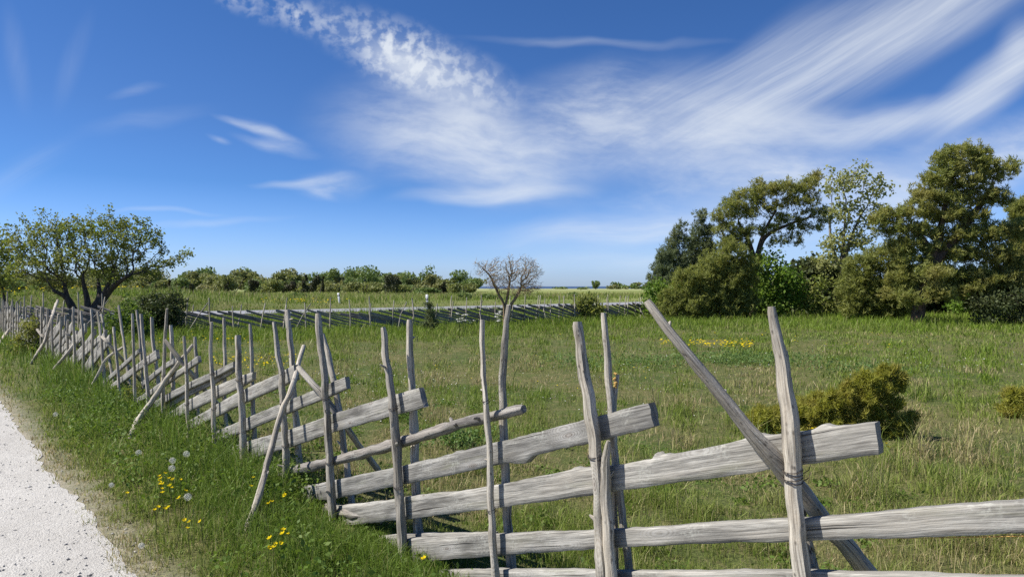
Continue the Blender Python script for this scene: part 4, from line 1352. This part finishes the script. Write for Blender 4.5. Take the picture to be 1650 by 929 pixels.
tree('yellowish_shrub', 'yellowish fresh shrub at the wood edge under the young oak', 'bush', (1325, 512), [[(1325, 513), (1325, 480)]],
     [(1320, 455, 22, 14), (1345, 465, 26, 16), (1320, 490, 30, 18), (1350, 490, 24, 18)], 34, 'hawthorn', natt=240, D=.2, infl=1.2, kill=.3, size=.08, per=12, scat=.16, leafr=2.0, crown='foliage')

# bushes in the meadow
JUN = dict(kind='needle', nd=(.062, .010))
tree('golden_juniper', 'low golden-green juniper bush with a ragged top behind the topmost plank', 'bush', (1400, 712),
     [[(1400, 714), (1395, 690), (1400, 660)], [(1385, 712), (1360, 690)], [(1420, 712), (1445, 690)]],
     [(1432, 606, 22, 7), (1400, 614, 24, 8), (1378, 630, 22, 8), (1420, 630, 26, 9), (1446, 622, 9, 7), (1355, 646, 22, 9), (1400, 648, 26, 9), (1436, 650, 16, 9), (1334, 664, 18, 9), (1376, 666, 24, 9), (1416, 670, 26, 9), (1452, 676, 20, 11), (1350, 684, 26, 9), (1400, 690, 28, 9), (1440, 696, 26, 9), (1464, 690, 12, 10), (1440, 600, 4, 7), (1424, 598, 3, 7), (1392, 607, 4, 8), (1366, 622, 4, 8), (1340, 640, 4, 9), (1452, 612, 4, 7), (1326, 654, 5, 9), (1470, 672, 5, 10), (1310, 668, 10, 7), (1322, 684, 12, 7)], 7.2, 'juniper', 'bark', natt=650, D=.045, infl=.3, kill=.055, tip=.0022, per=18, leafr=2.2, fill=230, clump=6, csc=.014, crown='foliage', upb=.45, **JUN)
tree('golden_juniper', 'smaller golden juniper clump beside the leaning brace pole', 'bush', (1260, 702),
     [[(1260, 704), (1255, 680)], [(1262, 704), (1290, 672)]],
     [(1240, 675, 32, 16), (1270, 672, 30, 14), (1300, 660, 22, 16), (1222, 685, 18, 12), (1320, 650, 16, 14), (1270, 690, 50, 10)], 7.4, 'juniper', 'bark', natt=420, D=.045, infl=.3, kill=.06, tip=.0022, per=18, leafr=2.2, fill=240, clump=6, csc=.022, crown='foliage', upb=.25, **JUN)
tree('golden_juniper', 'brownish juniper clump cut by the right picture edge', 'bush', (1645, 680),
     [[(1645, 682), (1645, 655)]],
     [(1640, 640, 20, 14), (1660, 650, 26, 18), (1635, 665, 22, 12), (1680, 640, 24, 22)], 8.3, 'juniper', 'bark', natt=260, D=.05, infl=.3, kill=.07, tip=.0022, per=18, leafr=2.2, fill=150, clump=6, csc=.022, crown='foliage', upb=.25, **JUN)
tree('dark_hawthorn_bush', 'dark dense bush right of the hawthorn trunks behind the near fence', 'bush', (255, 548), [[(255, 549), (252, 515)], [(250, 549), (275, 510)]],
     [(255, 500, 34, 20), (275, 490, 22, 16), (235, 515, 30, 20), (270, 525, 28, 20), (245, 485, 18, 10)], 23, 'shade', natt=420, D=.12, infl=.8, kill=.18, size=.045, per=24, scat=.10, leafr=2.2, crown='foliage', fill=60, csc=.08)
tree('green_bush', 'mid-green leafy bush between hawthorn trunks and the dark bush', 'bush', (210, 548), [[(210, 549), (208, 515)]],
     [(205, 500, 24, 18), (190, 520, 26, 20), (225, 525, 24, 18), (215, 545, 30, 14), (175, 535, 20, 14)], 21, 'weed', natt=320, D=.12, infl=.8, kill=.18, size=.05, per=20, scat=.11, leafr=2.2, crown='foliage')
tree('yellow_green_bush', 'yellow-green bush growing into the far end of the near fence', 'bush', (48, 580), [[(48, 582), (46, 550)]],
     [(48, 530, 20, 22), (38, 555, 20, 20), (60, 550, 16, 22), (48, 570, 26, 14)], 15.0, 'hawthorn', natt=320, D=.09, infl=.6, kill=.13, size=.035, per=26, scat=.07, leafr=2.2, crown='foliage')
tree('olive_shrub', 'small olive shrub at the foot of the near fence left of the curved brace', 'bush', (228, 690), [[(228, 692), (226, 660)]],
     [(225, 640, 20, 22), (215, 665, 24, 20), (238, 670, 20, 18), (205, 630, 12, 12)], 8.7, 'hawthorn', natt=320, D=.05, infl=.35, kill=.08, size=.02, per=16, scat=.04, tip=.002, leafr=2.0, crown='foliage')
tree('far_fence_bush', 'rounded olive bush growing against the far fence right of the bare tree', 'bush', (945, 514), [[(945, 515), (943, 500)], [(950, 515), (962, 495)]],
     [(940, 490, 20, 16), (955, 498, 22, 14), (930, 500, 12, 12), (950, 480, 12, 8)], 32.5, 'olive', natt=300, D=.13, infl=.8, kill=.2, size=.07, per=20, scat=.12, leafr=2.2, crown='foliage')
tree('small_juniper', 'small upright dark juniper standing before the far fence', 'bush', (694, 532), [[(694, 533), (693, 510), (692, 492)]],
     [(692, 496, 6, 8), (694, 510, 10, 10), (694, 523, 14, 9)], 24.5, 'spruce', natt=140, D=.09, infl=.6, kill=.14, tip=.004, kind='needle', nd=(.10, .022), per=16, leafr=2.2, crown='foliage', fill=25, csc=.05)

# ------------------------------------------------------------------ thicket beyond the road
def scrub_mesh(seed, mat, cone=False, n=700, size=.34):
    g = np.random.default_rng(seed)
    pts = []
    for k in range(7):
        c = np.array([g.uniform(-.6, .6), g.uniform(-.4, .4), g.uniform(.25, .75)]) if not cone else np.array([g.uniform(-.18, .18), g.uniform(-.18, .18), k / 7])
        r = np.array([.42, .42, .26]) * g.uniform(.7, 1.1) if not cone else np.array([.34, .34, .2]) * (1.15 - k / 7)
        p = g.standard_normal((n // 7, 3)); p /= np.linalg.norm(p, axis=1)[:, None]
        pts.append(c + p * (g.random((n // 7, 1)) ** .4) * r)
    return np.vstack(pts)


_sc = {}


def scrub(name, label, px, py_base, Y, w_px, h_px, mat, seed, group=None, cone=False, n=1700, size=.30, trunk=True, cat='bush'):
    f = at(px, py_base, Y); z0 = gh(f[0], f[1])
    root = empty(name, (f[0], f[1], z0)); tag(root, label, cat, group)
    W = w_px * Y / F_PX; H = h_px * Y / F_PX
    key = (seed, cone, n)
    P = scrub_mesh(seed, mat, cone, n) * np.array([W * .55, W * .45, H]); P = P[P[:, 2] > 0]
    V, Q = leaf_quads(P, size * Y / 150)
    np_mesh('foliage', V, Q, M[mat], root)
    if trunk:
        mb = MB()
        for k in range(4):
            d = rnd.uniform(-.3, .3) * W
            mb.tube([(d * .2, 0, -.2), (d * .6, rnd.uniform(-.2, .2) * W, H * .35), (d, rnd.uniform(-.3, .3) * W, H * .8)], [.10, .07, .03], 5)
        mb.build('trunk', M['bark'], root)
    return root


r3 = random.Random(21)
# pale olive scrub in three ranks
for k in range(96):
    px = -60 + k * 8.6 + r3.uniform(-8, 8); rank = k % 3
    if px > 770: continue
    Y = (125, 150, 185)[rank] + r3.uniform(-8, 8)
    top = np.interp(px, [0, 300, 420, 480, 540, 620, 680, 770], [446, 441, 441, 444, 441, 445, 452, 456]) + r3.uniform(-8, 8) + (0, -2, -4)[rank] - (6 if r3.random() < .12 else 0) + (6 if rank == 0 else 0)
    yb = 461 + (EYE - .2) / Y * F_PX
    scrub('scrub_bush', 'pale olive or grey-green scrub bush massed in the far thicket beyond the road', px, yb, Y, r3.uniform(44, 72), (yb - top) * 1.08, ('scrub', 'scrub', 'scrub_green')[r3.randrange(3)], k % 9, 'scrub bushes of the far thicket', trunk=rank == 0)
for k, (px, w, top, base) in enumerate(((272, 22, 450, 474), (306, 18, 454, 474), (322, 10, 458, 474), (345, 12, 461, 474), (366, 20, 456, 476), (410, 20, 455, 479), (424, 12, 464, 478), (466, 26, 455, 476), (492, 26, 446, 478), (508, 18, 452, 481), (520, 10, 448, 476), (538, 20, 447, 466), (252, 14, 458, 474), (627, 36, 452, 482), (715, 26, 450, 470), (640, 20, 458, 481))):
    Y = 112 + (k % 4) * 5
    scrub('dark_juniper', 'dark upright juniper standing out against the pale far thicket', px, base, Y, w, (base - top) * 1.12, 'scrub_dark', 30 + k % 5, 'dark junipers before the far thicket', cone=k % 2 == 0, size=.22, trunk=False)
scrub('round_tree', 'large rounded pale green tree, tallest dome of the far thicket', 586, 474, 140, 78, 52, 'scrub_green', 41, None, n=1500, cat='tree')
scrub('round_tree', 'pale green tree right of the rounded dome with a flat leaning crown', 683, 472, 160, 42, 46, 'scrub_green', 42, None, n=500, cat='tree')
scrub('round_tree', 'pale green dome of a tree left of the bare tree', 750, 470, 190, 54, 42, 'scrub_green', 43, None, n=900, cat='tree')
scrub('round_tree', 'soft green low tree beside the flat leaning crown in the thicket', 662, 474, 150, 40, 32, 'scrub_green', 44, None, n=800, cat='tree')
scrub('far_lone_tree', 'small lone tree on the horizon beside the strip of sea', 961, 466, 330, 18, 16, 'scrub_green', 45, None, n=260, cat='tree')
for k, px in enumerate((940, 985, 996, 1003, 1014, 1024, 1034, 1046, 905, 1058, 1075)):
    scrub('horizon_bush', 'low dark green bush on the shoreline horizon', px, 465.5, 350 + k * 4, 26, 5 + 4 * (k % 3) if px > 960 else 3, ('scrub_green', 'scrub')[k % 2], k, 'low bushes on the shoreline', n=180, trunk=False)
for k in range(14):                       # thicket seen through and beyond the wood at right
    px = 1090 + k * 52; Y = 170 + (k % 3) * 25
    scrub('scrub_bush', 'olive scrub bush glimpsed behind the wood at the right', px, 470, Y, 60, 22, 'scrub', k % 9, 'scrub behind the wood', trunk=False, n=500)

# rough shrubs on the road bank
for k, (px, Y, w, h) in enumerate(((480, 66, 30, 10), (748, 62, 26, 12), (790, 64, 30, 9), (925, 78, 30, 10), (340, 60, 26, 9))):
    yb = HZ + (EYE - .6) / Y * F_PX
    scrub('bank_shrub', ['low green shrub on the road bank left of the first marker post', 'low green shrub on the bank left of the bare tree', 'low green shrub on the bank behind the bare tree', 'low green shrub on the bank right of the bare tree', 'greyish low shrub on the grassy mound beyond the road'][k],
          px, yb, Y, w, h, ('scrub_green', 'scrub')[k == 4], 50 + k, None, n=500, size=.28, trunk=False)

# ------------------------------------------------------------------ the far fence
FF = tag(empty('distant_fence', (FAR_FENCE[5][0], FAR_FENCE[5][1], 0)), 'far fence of dark slanting rails and thin poles along the near side of the road', 'fence')
FFO = np.array(FF.location)
seg = np.linalg.norm(np.diff(FAR_FENCE, axis=0), axis=1); cum = np.concatenate([[0], np.cumsum(seg)])


def ff(s, o, z):
    s = float(np.clip(s, 0, cum[-1] - .01))
    x = np.interp(s, cum, FAR_FENCE[:, 0]); y = np.interp(s, cum, FAR_FENCE[:, 1])
    x2 = np.interp(s + .05, cum, FAR_FENCE[:, 0]); y2 = np.interp(s + .05, cum, FAR_FENCE[:, 1])
    d = np.array([x2 - x, y2 - y]); d /= np.linalg.norm(d) + 1e-9
    return np.array([x - d[1] * o, y + d[0] * o, gh(x, y) + z])


r4 = random.Random(5)
s = .3; k = 0
while s < cum[-1] - .5 and k < 48:
    for o in (-.09, .09):
        if o > 0 and k % 2: continue
        a = ff(s + r4.uniform(-.08, .22), o, r4.uniform(.95, 1.3)); b = ff(s, o, -.15)
        fence_pole_P = smooth_line([a, (a + b) / 2 + np.array([r4.uniform(-.03, .03), 0, 0]), b], 7)
        mb = MB(); mb.tube(fence_pole_P - FFO, np.linspace(.020, .030, 7), 6, .2, True, k); mb.build('post', M['pole'], FF)
    s += r4.uniform(.72, .86); k += 1
s = -.8; k = 0
while s < cum[-1] - 1.5 and k < 98:
    L = r4.uniform(2.1, 2.7); hi = r4.uniform(.66, .80); lo = r4.uniform(.06, .14); hh = r4.uniform(.055, .11)
    plank([(s, hi + hh / 2), (s + L * .5, (hi + lo) / 2 + hh / 2), (s + L, lo + hh / 2)], [(s, hi - hh / 2), (s + L * .5, (hi + lo) / 2 - hh / 2), (s + L, lo - hh / 2)], r4.uniform(-.02, .02), .03, px=False, step=.35, mat='farwood', name='rail', parent=FF, origin=FFO, frame=ff, live=.5)
    s += r4.uniform(.31, .44); k += 1
for k in range(10):
    q = 1.5 + k * 3.6
    mb = MB(); mb.tube([ff(q, .1, 1.05) - FFO, ff(q - .3, -.1, .55) - FFO, ff(q - .55, -.6, -.05) - FFO], [.016, .02, .022], 6); mb.build('brace', M['farwood'], FF)

# a short pale rail fence seen under the pine
RFc = at(1450, 508, 39.0)
RF = tag(empty('rail_fence', (RFc[0], RFc[1], gh(RFc[0], RFc[1]))), 'low pale rail fence glimpsed behind the big pine trunk', 'fence')
for k in range(9):
    mb = MB(); x = -3.0 + k * .8; mb.tube([(x, 0, -.1), (x + .03, 0, .5)], .04, 6, .2, True, k); mb.build('post', M['pole'], RF)
for z in (.22, .42):
    mb = MB(); mb.tube(smooth_line([(-3.2, -.05, z), (0, -.05, z + .04), (3.6, -.05, z - .02)], 10), .035, 6, .2, True, z); mb.build('rail', M['pole'], RF)

# ------------------------------------------------------------------ roadside marker posts
def marker(px, py_top, py_base, Y, lab, lean):
    b = at(px + 4 * lean, py_base, Y); z0 = gh(b[0], b[1])
    root = empty('marker_post', (b[0], b[1], z0)); tag(root, lab, 'marker post', 'white roadside marker posts')
    root.rotation_euler = (0, -.12 * lean, .15)
    H = EYE + (HZ - py_top) / F_PX * Y - z0
    def box(z0_, z1_, w, d, slant=0):
        V = []
        for z in (z0_, z1_):
            for i in range(12):
                a = i / 12 * 2 * PI; c, s_ = math.cos(a), math.sin(a)
                V.append((w * np.sign(c) * abs(c) ** .6, d * np.sign(s_) * abs(s_) ** .6, z + (slant * s_ if z == z1_ else 0)))
        m_ = MB(); m_.add(V, [(i, (i + 1) % 12, 12 + (i + 1) % 12, 12 + i) for i in range(12)], [(12, 12 + i, 12 + i + 1) for i in range(1, 11)]); return m_
    box(-.2, H, .075, .05, .03).build('shaft', M['white'], root)
    box(H * .70, H * .84, .079, .054).build('black_band', M['black'], root)
    m_ = MB(); m_.add([(-.03, -.058, H * .73), (.03, -.058, H * .73), (.03, -.058, H * .81), (-.03, -.058, H * .81), (-.03, -.053, H * .73), (.03, -.053, H * .73), (.03, -.053, H * .81), (-.03, -.053, H * .81)],
                       [(0, 1, 2, 3), (0, 4, 5, 1), (1, 5, 6, 2), (2, 6, 7, 3), (3, 7, 4, 0)])
    m_.build('reflector', M['white'], root)


marker(543, 472, 496.5, 52.5, 'white roadside marker post with black band leaning left on the far verge', 1)
marker(688, 475, 500, 40.5, 'white upright roadside marker post with black band on the near verge by the small juniper', 0)

# ------------------------------------------------------------------ sun, sky, camera
SUN_AZ = math.atan2(-.08, -.995)             # direction towards the sun on the ground (from +X)
SUN_EL = math.radians(52)
sd = Vector((math.cos(SUN_EL) * math.cos(SUN_AZ), math.cos(SUN_EL) * math.sin(SUN_AZ), math.sin(SUN_EL)))
sun = bpy.data.lights.new('sun', 'SUN'); sun.energy = 5.0; sun.angle = math.radians(.53); sun.color = (1.0, .955, .89)
so = bpy.data.objects.new('sun', sun); so.rotation_euler = sd.to_track_quat('Z', 'Y').to_euler(); C.objects.link(so)

world = bpy.data.worlds.new('World'); bpy.context.scene.world = world; world.use_nodes = True
t = NT(world.node_tree)
wo = t.n('ShaderNodeOutputWorld'); bg = t.n('ShaderNodeBackground'); bg.inputs[1].default_value = .07
sky = t.n('ShaderNodeTexSky'); sky.sky_type = 'NISHITA'; sky.sun_disc = False
sky.sun_elevation = SUN_EL; sky.sun_rotation = math.atan2(sd.x, sd.y); sky.air_density = 1.0; sky.dust_density = .35; sky.ozone_density = 3.5; sky.altitude = 0
tc = t.n('ShaderNodeTexCoord').outputs['Generated']
sp = t.n('ShaderNodeSeparateXYZ'); t.link(tc, sp.inputs[0])
yy = t.math('MAXIMUM', sp.outputs[1], .08)
cu = t.n('ShaderNodeCombineXYZ'); t.link(t.math('DIVIDE', sp.outputs[0], yy), cu.inputs[0]); t.link(t.math('DIVIDE', sp.outputs[2], yy), cu.inputs[1])
uvp = cu.outputs[0]


def warp(vec, scale, amt):
    nz = t.n('ShaderNodeTexNoise'); t.link(vec, nz.inputs['Vector']); nz.inputs['Scale'].default_value = scale; nz.inputs['Detail'].default_value = 3
    sub = t.n('ShaderNodeVectorMath', operation='SUBTRACT'); t.link(nz.outputs['Color'], sub.inputs[0]); sub.inputs[1].default_value = (.5, .5, .5)
    ma = t.n('ShaderNodeVectorMath', operation='MULTIPLY_ADD'); t.link(sub.outputs[0], ma.inputs[0]); ma.inputs[1].default_value = (amt, amt, 0); t.link(vec, ma.inputs[2])
    return ma.outputs[0]


wuv = warp(uvp, 4.0, .075)
STREAK = {}


suv = warp(uvp, 1.6, .05)


def streak_tex(ang, sx, sy, lo, hi):
    key = (ang, sx, sy, lo, hi)
    if key not in STREAK:
        v = t.mapping(t.mapping(suv if ang > 20 else wuv, rot=(0, 0, -math.radians(ang))), scale=(sx, sy, 1))
        STREAK[key] = t.rng(t.noise(v, 1.0, 7, .6), lo, hi, 0, 1, True)
    return STREAK[key]


total = None


def cloud(px, py, a, b, ang, inten, tex, soft=0.0, base=.25):
    global total
    c = ((px - 825) / F_PX, (HZ - py) / F_PX, 0)
    v = t.mapping(suv if ang > 20 else wuv, c, (0, 0, math.radians(ang)), (a / F_PX, b / F_PX, 1), 'TEXTURE')
    ln = t.n('ShaderNodeVectorMath', operation='LENGTH'); t.link(v, ln.inputs[0])
    m = t.rng(ln.outputs['Value'], soft, 1.15, 1, 0, True)
    tx = t.math('ADD', t.math('MULTIPLY', tex, 1 - base), base)
    r = t.math('MULTIPLY', t.math('MULTIPLY', m, tx), inten)
    # screen
    total = r if total is None else t.math('SUBTRACT', t.math('ADD', total, r), t.math('MULTIPLY', total, r))


big = t.rng(t.noise(uvp, 10, 4, .6), .32, .62, 0, 1)
puff = t.math('MULTIPLY', t.rng(t.noise(warp(uvp, 30, .012), 58, 3, .52), .38, .64, 0, 1, True), t.math('ADD', t.math('MULTIPLY', big, .85), .15))
def fibres(ang, sx, sy):
    return t.math('ADD', t.math('MULTIPLY', streak_tex(ang, sx, sy, .34, .68), .6), t.math('MULTIPLY', streak_tex(ang, sx * 3.2, sy * 3.6, .34, .66), .4))
sA = fibres(-10, 3.5, 15)
sB = fibres(30, 1.1, 20)
sC = fibres(5, 3, 20)
sD = streak_tex(80, 4, 20, .3, .7)
soft = t.math('ADD', t.math('MULTIPLY', t.rng(t.noise(t.mapping(wuv, rot=(0, 0, .1), scale=(4.5, 12, 1)), 1.0, 9, .62), .38, .66, 0, 1, True), .75), t.math('MULTIPLY', sA, .25))
# mottled patch
cloud(640, 92, 200, 62, -22, .95, puff, .1, .14)
cloud(430, 15, 130, 36, -26, .85, puff, .0, .0)
cloud(740, 130, 130, 60, -25, .7, puff, .0, .25)
cloud(655, 105, 95, 34, -18, .85, soft, .0, .55)
# the central veil
cloud(745, 230, 250, 105, -10, .85, soft, .0, .16)
cloud(790, 255, 190, 70, -8, .7, sA, .0, .45)
cloud(730, 180, 150, 60, -25, .45, sA, .0, .4)
cloud(800, 310, 160, 18, 4, .75, sC, .1, .5)
cloud(500, 288, 90, 10, 4, .6, sC, .0, .35)
cloud(545, 296, 80, 24, -4, .75, soft, .0, .12)
cloud(520, 302, 40, 10, -22, .45, sA, .0, .3)
cloud(400, 200, 60, 9, -16, .55, sA, .0, .15)
cloud(445, 214, 70, 13, -22, .65, soft, .0, .12)
cloud(450, 234, 80, 11, -14, .45, sA, .0, .1)
cloud(356, 223, 26, 6, -18, .4, sA, .0, .25)
cloud(985, 180, 200, 95, 10, .75, soft, .0, .14)
cloud(1080, 160, 160, 60, 25, .35, sB, .0, .2)
# bands that sweep up to the right
cloud(1330, 95, 440, 84, 27, .74, sB, .15, .30)
cloud(1520, 20, 260, 60, 25, .55, sB, .1, .45)
cloud(1210, 110, 220, 50, 38, .45, sB, .0, .3)
cloud(1140, 225, 250, 70, 6, .8, soft, .05, .18)
cloud(1330, 205, 270, 40, 6, .55, sC, .0, .35)
cloud(1600, 130, 180, 46, 36, .9, sB, .1, .55)
cloud(1450, 200, 200, 32, 12, .65, sB, .0, .45)
cloud(1645, 75, 60, 42, 60, .6, sB, .0, .5)
cloud(1250, 290, 350, 52, 8, .8, soft, .1, .28)
cloud(1600, 255, 280, 64, 14, .8, soft, .1, .28)
cloud(1020, 366, 280, 36, 4, .6, sC, .1, .45)
cloud(1350, 345, 340, 80, 6, .6, sC, .1, .5)
cloud(1050, 420, 320, 30, 0, .35, sC, .0, .5)
# faint wisps
cloud(960, 66, 230, 10, -2, .22, sC, .0, .5)
cloud(30, 90, 100, 24, 100, .09, sD, .0, .3)
cloud(125, 95, 90, 22, 70, .08, sD, .0, .3)
cloud(40, 275, 110, 30, 30, .14, sB, .0, .2)
cloud(215, 155, 60, 10, 12, .18, sC, .0, .3)
cloud(270, 340, 110, 6, -4, .22, sC, .0, .5)
cloud(230, 195, 130, 18, 10, .12, sC, .0, .3)
cloud(340, 360, 150, 8, 6, .2, sC, .0, .4)
front = t.rng(sp.outputs[1], .08, .25)
total = t.math('MULTIPLY', total, front, True)
elev = sp.outputs[2]
tint = t.mixc(t.rng(elev, .03, .14), (.76, 1.0, 1.66), (.40, .68, 1.16))
tint = t.mixc(t.rng(elev, .14, .23), tint, (.39, .63, 1.03))
tint = t.mixc(t.rng(elev, .23, .37), tint, (.36, .62, 1.0))
air = t.mixc(1.0, sky.outputs[0], tint, 'MULTIPLY')
cl = t.mixc(t.math('MULTIPLY', total, .96), air, (7.6, 8.1, 8.7))
t.link(cl, bg.inputs[0]); t.link(bg.outputs[0], wo.inputs[0])

cam = bpy.data.cameras.new('camera'); cam.lens = 24.0; cam.sensor_width = 36.0; cam.clip_start = .05; cam.clip_end = 60000
co = bpy.data.objects.new('camera', cam); C.objects.link(co)
co.location = (0, 0, EYE); co.rotation_euler = (math.radians(90) - math.atan(3.5 / F_PX), 0, 0)
bpy.context.scene.camera = co
sc = bpy.context.scene
sc.view_settings.view_transform = 'Standard'; sc.view_settings.look = 'None'; sc.view_settings.gamma = 1; sc.view_settings.exposure = .62
sc.view_settings.use_curve_mapping = False
sc.render.engine = 'CYCLES'
sc.cycles.max_bounces = 6; sc.cycles.diffuse_bounces = 3; sc.cycles.transparent_max_bounces = 4
sc.cycles.use_denoising = False
